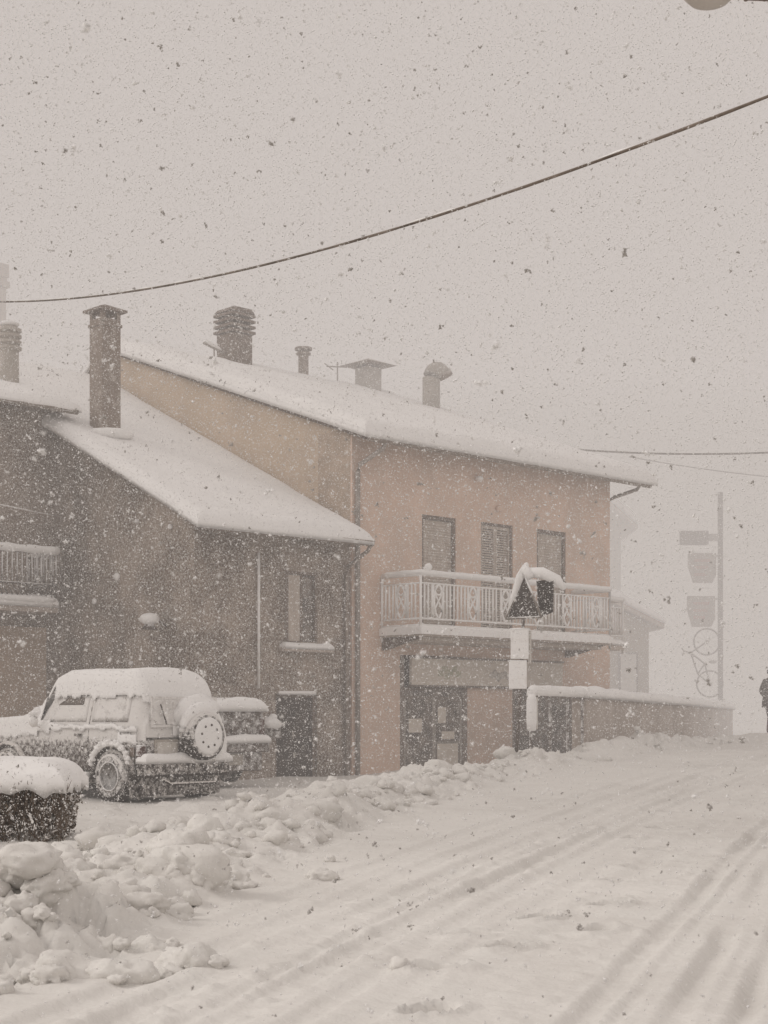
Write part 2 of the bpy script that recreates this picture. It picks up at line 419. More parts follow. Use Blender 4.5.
def chunks(X, Y, size, seed):
    """broken blocks: each jittered cell has its own height and tilt"""
    t = np.random.default_rng(seed).random((128, 128, 5))
    xi = np.floor(X/size).astype(int); yi = np.floor(Y/size).astype(int)
    best = np.full(X.shape, 1e9); second = best.copy(); h = np.zeros_like(X)
    for a in (-1, 0, 1):
        for b in (-1, 0, 1):
            c = t[(xi+a) % 128, (yi+b) % 128]
            dx = X/size - (xi+a+c[..., 0]); dy = Y/size - (yi+b+c[..., 1])
            d = np.abs(dx)**1.6 + np.abs(dy)**1.6
            hh = c[..., 2] + .9*(c[..., 3]-.5)*dx + .9*(c[..., 4]-.5)*dy
            near = d < best
            second = np.where(near, best, np.minimum(second, d)); h = np.where(near, hh, h); best = np.where(near, d, best)
    return (h-.5) - .35*np.exp(-((second-best)/.10)**2)

def soften(mask):
    g = GZ.copy()
    for ax in (0, 1):
        g = (np.roll(g, 1, ax) + 2*g + np.roll(g, -1, ax))/4
    GZ[:] = GZ*(1-mask) + g*mask
OFF = GX - edge_x(GY)
soft = sstep(0.7, 0.1, OFF)*sstep(-6, -4, OFF)*(0.55+0.9*np.clip(fbm(GX*1.1, GY*1.1, 211, 2), -.5, .5))
wx, wy = GX + .12*fbm(GX*2.3, GY*2.3, 301, 3), GY + .12*fbm(GX*2.3, GY*2.3, 305, 3)
cm = sstep(0.15, -0.25, OFF)*sstep(-2.6, -1.1, OFF)
cl = sstep(-.10, .22, fbm(GX*.55+3, GY*.45, 311, 2))
near_y = sstep(46, 36, GY)*sstep(5.5, 7, GY)
GZ += cm*near_y*(cl*(.17*chunks(wx, wy, .33, 1) + .02) + (.25+.75*cl)*.11*chunks(wx+3, wy, .14, 2))
cm2 = sstep(-.9, -2.2, OFF)*sstep(-7, -4.5, OFF)*sstep(30, 24, GY)*near_y*sstep(.0, .35, fbm(GX*.7+9, GY*.6, 321, 2))
GZ += cm2*.09*chunks(wx, wy+5, .4, 3)
soften(np.clip(soft, 0, 1))
GZ += cm*near_y*(.02*fbm(GX*18, GY*18, 333, 2))
GZ += sstep(0.4, -0.1, OFF)*sstep(-6, -3, OFF)*(0.018*fbm(GX*11, GY*11, 215, 2) + .03*fbm(GX*3.2, GY*3.2, 217, 2))
for n_, (fx, fy) in enumerate(FOOT):
    i0, i1 = np.searchsorted(xs, fx-0.5), np.searchsorted(xs, fx+0.5); j0, j1 = np.searchsorted(ys, fy-0.5), np.searchsorted(ys, fy+0.5)
    sx, sy = GX[j0:j1, i0:i1]-fx, GY[j0:j1, i0:i1]-fy
    a = 0.5 + 0.4*math.sin(n_*2.3)
    p, q = sx*math.cos(a)+sy*math.sin(a), -sx*math.sin(a)+sy*math.cos(a)
    d = np.sqrt((p/0.14)**2 + (q/0.065)**2) + .25*vnoise(sx*14+fx, sy*14, 5)
    dep = 0.10 if n_ < 5 else 0.07
    GZ[j0:j1, i0:i1] += -dep*np.exp(-d**4) + dep*0.35*np.exp(-((d-1.5)/0.3)**2)

ny, nx = GX.shape
co = np.stack([GX.ravel(), GY.ravel(), GZ.ravel()], 1).astype(np.float32)
idx = np.arange(ny*nx).reshape(ny, nx)
f = np.stack([idx[:-1, :-1].ravel(), idx[:-1, 1:].ravel(), idx[1:, 1:].ravel(), idx[1:, :-1].ravel()], 1).astype(np.int32)
me = bpy.data.meshes.new('snowy_ground')
me.vertices.add(len(co)); me.vertices.foreach_set('co', co.ravel())
me.loops.add(f.size); me.loops.foreach_set('vertex_index', f.ravel())
me.polygons.add(len(f)); me.polygons.foreach_set('loop_start', np.arange(0, f.size, 4, dtype=np.int32)); me.polygons.foreach_set('loop_total', np.full(len(f), 4, dtype=np.int32))
me.polygons.foreach_set('use_smooth', np.ones(len(f), dtype=bool))
me.update(calc_edges=True); me.validate()
tag(part('snowy_ground', me, M['road_snow']), kind='structure')

def gz(x, y):
    j = int(np.clip(np.searchsorted(ys, y), 0, ny-1)); i = int(np.clip(np.searchsorted(xs, x), 0, nx-1)); return float(GZ[j, i])

# broken lumps lying on the bank: a mass nobody could count
ICO = {}
def ico(sub):
    if sub not in ICO:
        b_ = bmesh.new(); bmesh.ops.create_icosphere(b_, subdivisions=sub, radius=1.0)
        b_.verts.ensure_lookup_table()
        ICO[sub] = ([v.co.normalized() for v in b_.verts], [[v.index for v in f_.verts] for f_ in b_.faces]); b_.free()
    return ICO[sub]
LV, LF = [], []
def lump(x, y, z, rx, ry, rz, sub, amp, seed, fs):
    vs_, fs_ = ico(sub); o_ = len(LV)
    for d in vs_:
        k = 1 + amp*nz(d.x*fs+seed, d.y*fs+seed, d.z*fs) + amp*0.5*nz(d.x*fs*2.7+seed, d.y*fs*2.7, d.z*fs*2.7) + (amp*.22*nz(d.x*fs*7+seed, d.y*fs*7, d.z*fs*7) if sub > 2 else 0)
        LV.append((x+d.x*rx*k, y+d.y*ry*k, z+d.z*rz*k))
    LF.extend([[o_+i for i in f_] for f_ in fs_])
hrr = random.Random(17)
for k, (x, y, r) in enumerate(HERO):
    r = min(r, .24)
    if y < 7.9 or hrr.random() < .22: continue
    if y > 16: r *= .72
    lump(x, y, gz(x, y)+r*hrr.uniform(-.38, .12), r*hrr.uniform(.9, 1.35), r*hrr.uniform(.8, 1.1), r*hrr.uniform(.65, .9), 4 if y < 13 else 3, .42, k*3.1, 1.15)
    for j in range(hrr.randint(1, 3)):      # smaller pieces broken off around it
        a = hrr.uniform(0, 6.28); q = r*hrr.uniform(.25, .5)
        bx_, by_ = x+math.cos(a)*r*1.05, y+math.sin(a)*r*1.05
        lump(bx_, by_, gz(bx_, by_)+q*.2, q*1.1, q, q*.8, 3 if y < 13 else 2, .55, k*5.3+j, 1.3)
for k in range(420):
    y = 6.5 + 30*random.random()**1.3
    off = random.gauss(-0.55, 0.4)
    if off > 0.1 or off < -2.2: continue
    if nz(y*0.8, off*0.8, 4) < 0.02: continue
    x = float(edge_x(np.array(y))) + off
    r = min(0.09, max(0.015, random.lognormvariate(-3.3, 0.5)))
    lump(x, y, gz(x, y)+r*.15, r*random.uniform(.8, 1.3), r, r*.8, 2, .65, k*1.7, 1.4)
for (px, py, r) in ((399, 972, 0.055), (330, 862, .05)):
    x, y = img_to_road(px, py); lump(x, y, gz(x, y)+r*.4, r, r, r*.8, 3, .35, px, 1.4)
me = bpy.data.meshes.new('ploughed_snow'); me.from_pydata(LV, [], LF); me.update()
tag(part('ploughed_snow', me, M['road_snow'], smooth=True), 'loose lumps of ploughed snow heaped along the left edge of the road', 'snow lumps', kind='stuff')

# ------------------------------------------------------------------ houses (one shared local frame: x along the fronts, y into the plots)
P0 = Vector((-0.66, 32.0, 0.0))
TH = math.atan2(0.6944, 0.7195)
U = Vector((math.cos(TH), math.sin(TH), 0)); V = Vector((-math.sin(TH), math.cos(TH), 0))
def W(t, s, z=0.0): return P0 + U*t + V*s + Vector((0, 0, z))

def shutter_window(parent, t0, t1, z0, z1, name='window', leaf=M['shutter'], depth=0.0):
    """recessed opening front at y=depth with frame, slatted shutter leaves"""
    fr = part(name, B((t0, t0+.05, depth-.025, depth+.08, z0, z1), (t1-.05, t1, depth-.025, depth+.08, z0, z1), (t0+.05, t1-.05, depth-.025, depth+.08, z1-.05, z1)), M['frame'], parent)
    mid = (t0+t1)/2
    bm = bmesh.new()
    for a, b in ((t0+.055, mid-.006), (mid+.006, t1-.055)):
        box(bm, a, a+.05, depth+.0, depth+.04, z0, z1-.055); box(bm, b-.05, b, depth+.0, depth+.04, z0, z1-.055)
        for zz in (z0, (z0+z1)/2-.04, z1-.055-.07): box(bm, a+.05, b-.05, depth+.003, depth+.037, zz, zz+.07)
        n = int((z1-z0)/0.055)
        for i in range(n):
            z = z0 + .03 + i*.055
            if z > z1-.12: break
            vs = [bm.verts.new(p) for p in ((a+.05, depth+.012, z), (b-.05, depth+.012, z), (b-.05, depth+.034, z+.045), (a+.05, depth+.034, z+.045))]
            bm.faces.new(vs)
    part('shutter', bm, leaf, fr)
    return fr

def wall_box(bm, t0, t1, s0, s1, z0, ztop, holes=()):
    """front wall slab with rectangular holes (t0,t1,z0,z1)"""
    tsx = sorted({t0, t1, *[h[0] for h in holes], *[h[1] for h in holes]})
    zsx = sorted({z0, ztop, *[h[2] for h in holes], *[h[3] for h in holes]})
    for a, b in zip(tsx[:-1], tsx[1:]):
        run = None
        for c, d in zip(zsx[:-1], zsx[1:]):
            tm, zm = (a+b)/2, (c+d)/2
            hole = any(h[0] < tm < h[1] and h[2] < zm < h[3] for h in holes)
            if not hole: box(bm, a, b, s0, s1, c, d)

# ---- tan house
house = empty('tan_house', P0, TH, 'two storey tan rendered house with a long balcony, snowy gable roof and four roof flues', 'house')
SL = 0.359
Z0 = 7.30
def roof_tan(s): return Z0 + SL*(s+0.5) if s <= 8.9 else Z0 + SL*9.4 - 0.7*(s-8.9)
shop = (1.39, 3.50, 0.0, 2.86); shop2 = (5.0, 7.2, 0.0, 2.25)
wins = [(2.06, 3.12), (3.94, 5.02), (5.86, 6.92)]
bm = bmesh.new()
wall_box(bm, 0, 8.61, 0, 0.3, -1.2, 7.36, [(1.39, 3.50, -1.2, 2.86), (5.0, 7.2, -1.2, 2.25)] + [(a, b, 3.38, 5.91) for a, b in wins])
wl = part('wall', bm, M['tan'], house)
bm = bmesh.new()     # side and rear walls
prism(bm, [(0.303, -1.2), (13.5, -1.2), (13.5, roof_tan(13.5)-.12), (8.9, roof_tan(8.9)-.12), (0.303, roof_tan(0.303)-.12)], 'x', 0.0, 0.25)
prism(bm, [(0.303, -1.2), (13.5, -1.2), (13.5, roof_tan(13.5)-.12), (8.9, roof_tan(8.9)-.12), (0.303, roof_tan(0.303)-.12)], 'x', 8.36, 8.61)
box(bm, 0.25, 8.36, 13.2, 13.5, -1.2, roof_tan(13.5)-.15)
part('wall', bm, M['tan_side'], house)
part('damp_strip', B((-0.004, -0.001, 0.05, 1.05, 4.4, 7.5)), M['stain'], house)
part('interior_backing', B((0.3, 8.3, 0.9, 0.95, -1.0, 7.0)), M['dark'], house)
# roof
bm = bmesh.new()
for s0, s1 in ((-0.5, 8.9), (8.9, 13.9)):
    z0, z1 = roof_tan(s0), roof_tan(s1)
    prism(bm, [(s0, z0-.10), (s1, z1-.10), (s1, z1+.03), (s0, z0+.03)], 'x', -0.14, 9.55)
roof = part('roof', bm, M['eave'], house)
snow_slab('roof_snow', [(-0.2, -0.62, roof_tan(-0.62)+.0), (9.66, -0.62, roof_tan(-.62)+.0), (9.66, 8.9, roof_tan(8.9)), (-0.2, 8.9, roof_tan(8.9))], 0.34, roof, nu=90, nv=70, edge=0.35, seed=1.0, amp=0.14)
snow_slab('roof_snow', [(-0.2, 8.8, roof_tan(8.9)), (9.66, 8.8, roof_tan(8.9)), (9.66, 13.9, roof_tan(13.9)), (-0.2, 13.9, roof_tan(13.9))], 0.3, roof, nu=40, nv=20, edge=0.3, seed=2.0, amp=0.12)
bm = bmesh.new()     # gutter
prism(bm, [(-0.62, Z0-.02), (-0.60, Z0-.11), (-0.55, Z0-.14), (-0.505, Z0-.11), (-0.505, Z0-.02)], 'x', -0.05, 9.5)
part('gutter', bm, M['fascia'], roof)
bm = bmesh.new(); tube(bm, [(0.42, -0.55, Z0-.12), (0.42, -0.5, Z0-.22), (0.12, -0.1, Z0-.55), (0.1, -0.07, Z0-.7), (0.1, -0.07, 0.2)], 0.05)
part('downpipe', bm, M['metal'], house, smooth=True)
bm = bmesh.new(); tube(bm, [(9.1, -0.52, Z0-.12), (9.1, -0.45, Z0-.2), (8.72, -0.06, Z0-.38), (8.70, 0.35, Z0-.55), (8.70, .35, 0.5)], 0.045)
part('downpipe', bm, M['metal'], house, smooth=True)
# balcony doors and shutters
for k, (a, b) in enumerate(wins):
    if k == 1: shutter_window(house, a, b, 3.38, 5.91, depth=0.06, name='balcony_door')
    else:
        fr_ = part('balcony_door', B((a, a+.07, .03, .16, 3.38, 5.91), (b-.07, b, .03, .16, 3.38, 5.91), (a+.07, b-.07, .03, .16, 5.83, 5.91)), M['frame'], house)
        bm = bmesh.new(); n_ = 40; h_ = (5.83-3.38)/n_
        prism(bm, [(y_, z_) for i in range(n_) for y_, z_ in ((.09, 3.38+h_*i+.002), (.078, 3.38+h_*(i+.25)), (.078, 3.38+h_*(i+.8)), (.092, 3.38+h_*(i+.97)))] + [(.13, 5.83), (.13, 3.38)], 'x', a+.07, b-.07)
        part('roller_shutter', bm, M['shutter'], fr_)
# small wall lamp under the eave + a blotch of snow
bm = bmesh.new(); blob(bm, (3.8, -0.08, 6.85), .09, .09, .07, sub=2, amp=.1); part('wall_lamp', bm, M['white'], house, smooth=True)
bm = bmesh.new(); blob(bm, (4.5, -0.05, 6.25), .10, .06, .08, sub=2, amp=.1); part('wall_lamp', bm, M['tan'], house, smooth=True)

def railing(parent, pts, z0, ztop, panel_every=1.02, snow=True, picket=0.11):
    """balcony railing along the points: posts, rails, pickets and ornamental panels"""
    bar = bmesh.new(); pks = []; orns = []; posts = []
    for (ax, ay), (bx, by) in zip(pts[:-1], pts[1:]):
        L = math.hypot(bx-ax, by-ay); d = Vector(((bx-ax)/L, (by-ay)/L, 0)); n = Vector((-d.y, d.x, 0))
        A = Vector((ax, ay, 0))
        def bar_at(z, r): tube(bar, [A+Vector((0,0,z)), A+d*L+Vector((0,0,z))], r, 6)
        bar_at(ztop, .032); bar_at(ztop-.17, .02); bar_at(z0+.20, .024); bar_at(z0+.07, .02)
        for q_ in ([A] if L < 5 else [A, A+d*L]):
            b_ = bmesh.new(); tube(b_, [q_+Vector((0,0,z0-.25)), q_+Vector((0,0,ztop+.04))], .028, 6); posts.append(b_)
        npan = max(1, round(L/panel_every)); s0 = L/npan
        cs = [(i+0.5)*s0 for i in range(npan)]
        x = picket
        while x < L-.04:
            if min(abs(x-c) for c in cs) > .19:
                p = A + d*x; pk = bmesh.new(); tube(pk, [p+Vector((0,0,z0+.2)), p+Vector((0,0,ztop-.17))], .021, 5); pks.append(pk)
            x += picket
        for c in cs:      # ornament: two uprights, ring, crossed scrolls
            orn = bmesh.new(); orns.append(orn)
            for o in (-.15, .15): tube(orn, [A+d*(c+o)+Vector((0,0,z0+.2)), A+d*(c+o)+Vector((0,0,ztop-.17))], .022, 5)
            zc = (z0+ztop)/2+.02; h = (ztop-z0-.37)/2
            for sgn in (-1, 1):
                tube(orn, [A+d*(c+sgn*.13*math.cos(a)*abs(math.cos(a))**.3)+Vector((0,0,zc+h*.95*math.sin(a/1.0)))for a in np.linspace(-math.pi/2, math.pi/2, 9)], .026, 5)
                tube(orn, [A+d*(c+sgn*.13*(1-2*i/6))+Vector((0,0,zc-h*.55+h*1.1*i/6)) for i in range(7)], .02, 5)
            tube(orn, [A+d*(c+.10*math.cos(a))+Vector((0,0,ztop-.30+.10*math.sin(a))) for a in np.linspace(0, 2*math.pi, 13)], .024, 5)
    o = part('railing', bar, M['white'], parent, smooth=True)
    for b_ in pks: part('picket', b_, M['white'], o, smooth=True)
    for b_ in orns: part('ornament_panel', b_, M['white'], o, smooth=True)
    for b_ in posts: part('railing_post', b_, M['white'], o, smooth=True)
    if snow:
        snow_tube('rail_snow', [(p[0], p[1], ztop) for p in pts], .062, o, seed=2.2, lift=.75)
    return o

ZB = 3.36
bal = part('balcony', B((0.8, 7.12, -1.2, -0.002, ZB-.16, ZB)), M['concrete'], house, bevel=.01)
snow_slab('balcony_snow', [(0.8, -1.2, ZB+.005), (7.12, -1.2, ZB+.005), (7.12, -0.01, ZB+.005), (0.8, -0.01, ZB+.005)], .09, bal, nu=60, nv=10, edge=.1, seed=3)
part('edge_board', B((0.78, 7.14, -1.235, -1.203, ZB-.12, ZB+.03), (.765, .797, -1.235, -0.01, ZB-.12, ZB+.03)), M['white'], bal)
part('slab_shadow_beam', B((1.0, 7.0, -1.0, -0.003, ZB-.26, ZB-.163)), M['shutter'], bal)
for t in (.92, 6.95):
    bm = bmesh.new(); prism(bm, [(-1.1, ZB-.163), (-0.003, ZB-.163), (-0.003, ZB-.42), (-.2, ZB-.38), (-.75, ZB-.25)], 'x', t-.07, t+.07)
    part('bracket', bm, M['eave'], bal)
railing(house, [(0.83, -0.03), (0.83, -1.17), (7.09, -1.17), (7.09, -0.03)], ZB, 4.46)
bm = bmesh.new(); blob(bm, (1.05, -1.17, 4.62), .09, .08, .09, amp=.3); part('snow_cap', bm, M['snow'], bal, smooth=True)
# side balcony round the right corner
bal2 = part('balcony', B((8.613, 9.78, 0.45, 4.5, ZB-.16, ZB)), M['shutter'], house)
snow_slab('balcony_snow', [(8.62, .45, ZB), (9.78, .45, ZB), (9.78, 4.5, ZB), (8.62, 4.5, ZB)], .12, bal2, nu=12, nv=20, edge=.1, seed=5)
railing(house, [(8.66, 0.48), (9.75, 0.48), (9.75, 4.45)], ZB, 4.44)
# shop front
sf = part('shop_front', B((1.39, 1.53, .02, .16, -.6, 2.86), (3.36, 3.5, .02, .16, -.6, 2.17), (1.53, 3.5, .04, .12, 2.09, 2.17), (1.53, 3.36, .05, .1, 1.93, 1.98)), M['frame'], house)
dr = part('shop_door', B((1.53, 1.60, .04, .1, .35, 1.93), (2.42, 2.52, .04, .1, .35, 1.93), (2.52, 3.30, .04, .1, .35, .46), (1.6, 2.42, .04, .1, .35, .46), (3.29, 3.36, .04, .1, .35, 1.93), (2.52, 3.29, .045, .095, .95, 1.0)), M['metal'], sf)
part('glass_pane', B((1.6, 2.42, .06, .075, .46, 1.93), (2.52, 3.29, .06, .075, .46, 1.93), (1.53, 3.36, .06, .075, 1.98, 2.09)), M['glass'], sf)
for q_ in ((2.58, 3.24, .045, .058, .48, .98), (2.72, 3.12, .045, .058, 1.05, 1.22), (1.7, 2.1, .045, .058, 1.2, 1.5), (2.6, 2.85, .045, .058, 1.4, 1.75)): part('window_poster', B(q_), M['sign'], sf)
part('dark_recess', B((1.53, 3.36, .07, .12, 2.17, 2.86)), M['dark'], sf)
sn = part('shop_sign', B((1.66, 6.7, -.09, -.003, 2.22, 2.80)), M['sign'], house, bevel=.01)
bm = bmesh.new()
for i, c in enumerate(((2.55, 2.48), (2.68, 2.57), (2.85, 2.50), (2.98, 2.58), (2.75, 2.42), (3.1, 2.47))):
    box(bm, c[0]-.09, c[0]+.08, -.096, -.091, c[1]-.06, c[1]+.07)
part('faded_emblem', bm, M['green'], sn)
bm = bmesh.new()
for i in range(7): blob(bm, (4.2+.11*i, -.092, 2.47+.05*math.sin(i*2.1)), .09, .02, .08+.03*math.sin(i), sub=1, amp=.4, seed=i)
part('snow_patch', bm, M['pale'], sn, smooth=True)
part('sign_rim', B((1.62, 6.74, -.10, -.003, 2.803, 2.84), (1.62, 6.74, -.10, -.003, 2.18, 2.217)), M['frame'], sn)
sg = part('side_shop_window', B((5.0, 5.1, .02, .14, -.6, 2.18), (5.95, 6.05, .02, .14, -.6, 2.18), (7.1, 7.2, .02, .14, -.6, 2.18), (5.1, 7.1, .02, .14, 2.10, 2.18)), M['frame'], house)
part('glass_pane', B((5.1, 5.95, .06, .075, -.6, 2.1), (6.05, 7.1, .06, .075, -.6, 2.1)), M['glass'], sg)

# roof flues
def chimney_slatted(parent, t, s, zb, w, h):
    o = part('chimney', B((t-w*.42, t+w*.42, s-w*.42, s+w*.42, zb-.6, zb+h*.62)), M['brick'], parent, bevel=.02)
    bm = bmesh.new()
    for i in range(4):
        z = zb+h*.62 + i*h*.105
        box(bm, t-w*.5, t+w*.5, s-w*.5, s+w*.5, z+.02, z+h*.065)
        box(bm, t-w*.36, t+w*.36, s-w*.36, s+w*.36, z-.002, z+.022)
    part('louvred_cap', bm, M['brick'], o, bevel=.015)
    bm = bmesh.new(); prism(bm, [(t-w*.5, zb+h*1.02), (t+w*.5, zb+h*1.02), (t+w*.36, zb+h*1.1), (t-w*.36, zb+h*1.1)], 'y', s-w*.45, s+w*.45)
    part('cap_stone', bm, M['brick'], o)
    return o
zr = roof_tan(8.6)
chimney_slatted(roof, 3.75, 8.6, zr+.12, .80, 1.4)
snow_tube('pipe_snow', [(2.7, 8.5, zr+.62), (3.3, 8.55, zr+.50)], .05, roof, seed=3)
bm = bmesh.new(); tube(bm, [(2.65, 8.5, zr+.60), (3.35, 8.55, zr+.46)], .03, 6); tube(bm, [(3.0, 8.5, zr), (3.0, 8.5, zr+.55)], .02, 6)
part('roof_bracket', bm, M['metal'], roof)
bm = bmesh.new(); lathe(bm, [(.14, zr-.3), (.14, zr+.85), (.20, zr+.87), (.20, zr+.92), (.12, zr+.93), (.12, zr+1.0), (.24, zr+1.0), (.24, zr+1.06), (.02, zr+1.1)], 6.15, 8.6)
part('chimney', bm, M['chim'], roof)
t_, s_ = 8.5, 8.5
ch = part('chimney', B((t_-.27, t_+.27, s_-.27, s_+.27, zr-.3, zr+.85)), M['palemetal'], roof, bevel=.02)
bm = bmesh.new()
for a in (-.22, .22):
    for b in (-.22, .22): box(bm, t_+a-.03, t_+a+.03, s_+b-.03, s_+b+.03, zr+.85, zr+.92)
v = [bm.verts.new(p) for p in ((t_-.58, s_-.58, zr+.92), (t_+.58, s_-.58, zr+.92), (t_+.58, s_+.58, zr+.92), (t_-.58, s_+.58, zr+.92), (t_, s_, zr+1.14))]
bm.faces.new(v[:4])
for i in range(4): bm.faces.new((v[i], v[(i+1) % 4], v[4]))
part('pyramid_cap', bm, M['chim'], ch)
bm = bmesh.new(); tube(bm, [(7.5, 8.7, zr+.2), (7.5, 8.7, zr+.9)], .02, 6); tube(bm, [(7.1, 8.7, zr+.72), (7.9, 8.7, zr+.82)], .018, 6); tube(bm, [(7.15, 8.5, zr+.6), (7.2, 8.9, zr+.85)], .015, 6)
part('aerial', bm, M['metal'], roof)
t_, s_ = 8.6, 6.1; zq = roof_tan(s_)
bm = bmesh.new()
arc = [(t_, s_, zq-.2), (t_, s_, zq+1.0)] + [(t_+.30*(1-math.cos(a))*.72, s_-.30*(1-math.cos(a))*.1, zq+1.0+.34*math.sin(a)) for a in np.linspace(.25, 2.2, 8)]
tube(bm, arc, [.24]*2+[.25]*8, 16); part('cowl_flue', bm, M['palemetal'], roof, smooth=True)
bm = bmesh.new(); tube(bm, [Vector(arc[-1])+Vector((-.02, 0, .03)), Vector(arc[-1])+Vector((.07, -.01, -.12))], [.28, .29], 16); part('cowl_mouth', bm, M['chim'], roof, smooth=True)

# ---- low house
low = empty('low_house', P0, TH, 'low dark stone house with thick snow on its sloping roof and a tall square chimney', 'house')
LSL = 0.485; LZ0 = 5.13
def roof_low(s): return LZ0 + LSL*(s+0.5) if s <= 9.2 else LZ0 + LSL*9.7 - .6*(s-9.2)
DZ = roof_low(0)-.1
bm = bmesh.new()
wall_box(bm, -4.0, -0.004, 0.05, 0.35, -1.2, DZ, [(-2.02, -0.92, -1.2, 2.0), (-1.75, -0.92, 3.05, 4.45)])
part('wall', bm, M['dark_wall'], low)
bm = bmesh.new()
prism(bm, [(0.353, -1.2), (13.5, -1.2), (13.5, roof_low(13.5)-.12), (9.2, roof_low(9.2)-.12), (0.353, roof_low(.353)-.12)], 'x', -4.0, -3.7)
box(bm, -3.7, -.004, 13.2, 13.5, -1.2, roof_low(13.5)-.15)
part('wall', bm, M['dark_wall'], low)
part('ground_floor_band', B((-4.0, -2.05, .02, .047, -.5, 2.15)), M['dark_wall2'], low)
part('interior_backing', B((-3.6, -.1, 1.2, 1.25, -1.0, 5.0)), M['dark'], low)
bm = bmesh.new()
prism(bm, [(-.5, roof_low(-.5)-.08), (-.003, roof_low(0)-.08), (-.003, roof_low(0)+.02), (-.5, roof_low(-.5)+.02)], 'x', -4.3, 0.06)
prism(bm, [(0.0, roof_low(0)-.08), (9.2, roof_low(9.2)-.08), (9.2, roof_low(9.2)+.02), (0.0, roof_low(0)+.02)], 'x', -4.3, -0.01)
prism(bm, [(9.2, roof_low(9.2)-.08), (13.9, roof_low(13.9)-.08), (13.9, roof_low(13.9)+.02), (9.2, roof_low(9.2)+.02)], 'x', -4.3, -0.01)
lroof = part('roof', bm, M['eave'], low)
snow_slab('roof_snow', [(-4.42, -.62, roof_low(-.62)), (0.03, -.6, roof_low(-.6)), (0.03, -.03, roof_low(-.03)), (-4.42, -.03, roof_low(-.03))], .24, lroof, nu=50, nv=14, edge=.3, seed=7, amp=.12)
snow_slab('roof_snow', [(-4.42, -.35, roof_low(-.35)), (-.012, -.35, roof_low(-.35)), (-.012, 9.2, roof_low(9.2)), (-4.42, 9.2, roof_low(9.2))], .25, lroof, nu=50, nv=70, edge=.3, seed=8, amp=.12)
snow_slab('roof_snow', [(-4.42, 9.1, roof_low(9.2)), (-.012, 9.1, roof_low(9.2)), (-.012, 13.9, roof_low(13.9)), (-4.42, 13.9, roof_low(13.9))], .25, lroof, nu=20, nv=20, edge=.3, seed=9, amp=.12)
bm = bmesh.new(); prism(bm, [(-0.61, LZ0-.0), (-0.59, LZ0-.08), (-0.54, LZ0-.11), (-0.503, LZ0-.08), (-0.503, LZ0-.0)], 'x', -4.3, 0.08); part('gutter', bm, M['fascia'], lroof)
bm = bmesh.new(); tube(bm, [(0.0, -.55, LZ0-.1), (-.02, -.5, LZ0-.2), (-.16, -.06, LZ0-.5), (-.17, -.04, LZ0-.7), (-.17, -.04, 0.1)], .045)
part('downpipe', bm, M['fascia'], low, smooth=True)
bm = bmesh.new(); tube(bm, [(-2.5, -.02, 4.75), (-2.5, -.02, 2.1)], .028, 6); part('downpipe', bm, M['white'], low, smooth=True)
# tall chimney
t_, s_, w_ = -3.36, 4.0, .235; zb = roof_low(4.0); zt = zb + 2.55
ch = part('chimney', B((t_-w_, t_+w_, s_-w_, s_+w_, zb-.5, zt)), M['chim'], lroof, bevel=.015)
part('chimney_collar', B((t_-w_-.02, t_+w_+.02, s_-w_-.02, s_+w_+.02, zt-.16, zt-.1)), M['chim'], ch)
for a in (-w_+.05, w_-.05):
    for b in (-w_+.05, w_-.05): part('cap_support', B((t_+a-.045, t_+a+.045, s_+b-.045, s_+b+.045, zt, zt+.15)), M['chim'], ch)
bm = bmesh.new(); e = w_+.10
v = [bm.verts.new(p) for p in ((t_-e, s_-e, zt+.152), (t_+e, s_-e, zt+.152), (t_+e, s_+e, zt+.152), (t_-e, s_+e, zt+.152), (t_-e, s_-e, zt+.20), (t_+e, s_-e, zt+.20), (t_+e, s_+e, zt+.20), (t_-e, s_+e, zt+.20), (t_, s_, zt+.34))]
bm.faces.new(v[:4])
for i in range(4): bm.faces.new((v[i], v[(i+1) % 4], v[4+(i+1) % 4], v[4+i])); bm.faces.new((v[4+i], v[4+(i+1) % 4], v[8]))
part('pyramid_cap', bm, M['brick'], ch)
bm = bmesh.new(); blob(bm, (t_, s_-.25, zb+.12), .5, .4, .14, amp=.2); part('snow_cap', bm, M['snow'], ch, smooth=True)
# its window, sill, door
wn = part('window', B((-1.75, -1.69, .04, .16, 3.05, 4.45), (-.98, -.92, .04, .16, 3.05, 4.45), (-1.69, -.98, .04, .16, 4.39, 4.45), (-1.36, -1.31, .05, .15, 3.05, 4.39)), M['frame'], low)
part('shutter', B((-1.69, -1.36, .07, .11, 3.06, 4.38)), M['shutter'], wn)
part('glass_pane', B((-1.31, -.98, .12, .13, 3.06, 4.38)), M['glass'], wn)
sl = part('sill', B((-1.92, -.62, -.14, .1, 2.84, 2.93)), M['concrete'], wn, bevel=.01)
snow_slab('sill_snow', [(-1.9, -.14, 2.93), (-.64, -.14, 2.93), (-.64, .04, 2.93), (-1.9, .04, 2.93)], .10, sl, nu=24, nv=6, edge=.06, seed=4)
for (t0_, t1_, z_) in ((-1.95, -.98, 2.02),):
    snow_slab('lintel_snow', [(t0_, .01, z_), (t1_, .01, z_), (t1_, .06, z_), (t0_, .06, z_)], .04, low, nu=16, nv=4, edge=.03, seed=6)
dd = part('door', B((-2.02, -1.95, .1, .2, -.6, 2.0), (-.99, -.92, .1, .2, -.6, 2.0), (-1.95, -.99, .1, .2, 1.93, 2.0)), M['frame'], low)
part('door_leaf', B((-1.95, -1.475, .13, .17, -.6, 1.93), (-1.465, -.99, .13, .17, -.6, 1.93)), M['dark'], dd)
part('door_handle', B((-1.53, -1.50, .09, .13, 1.1, 1.25)), M['metal'], dd)
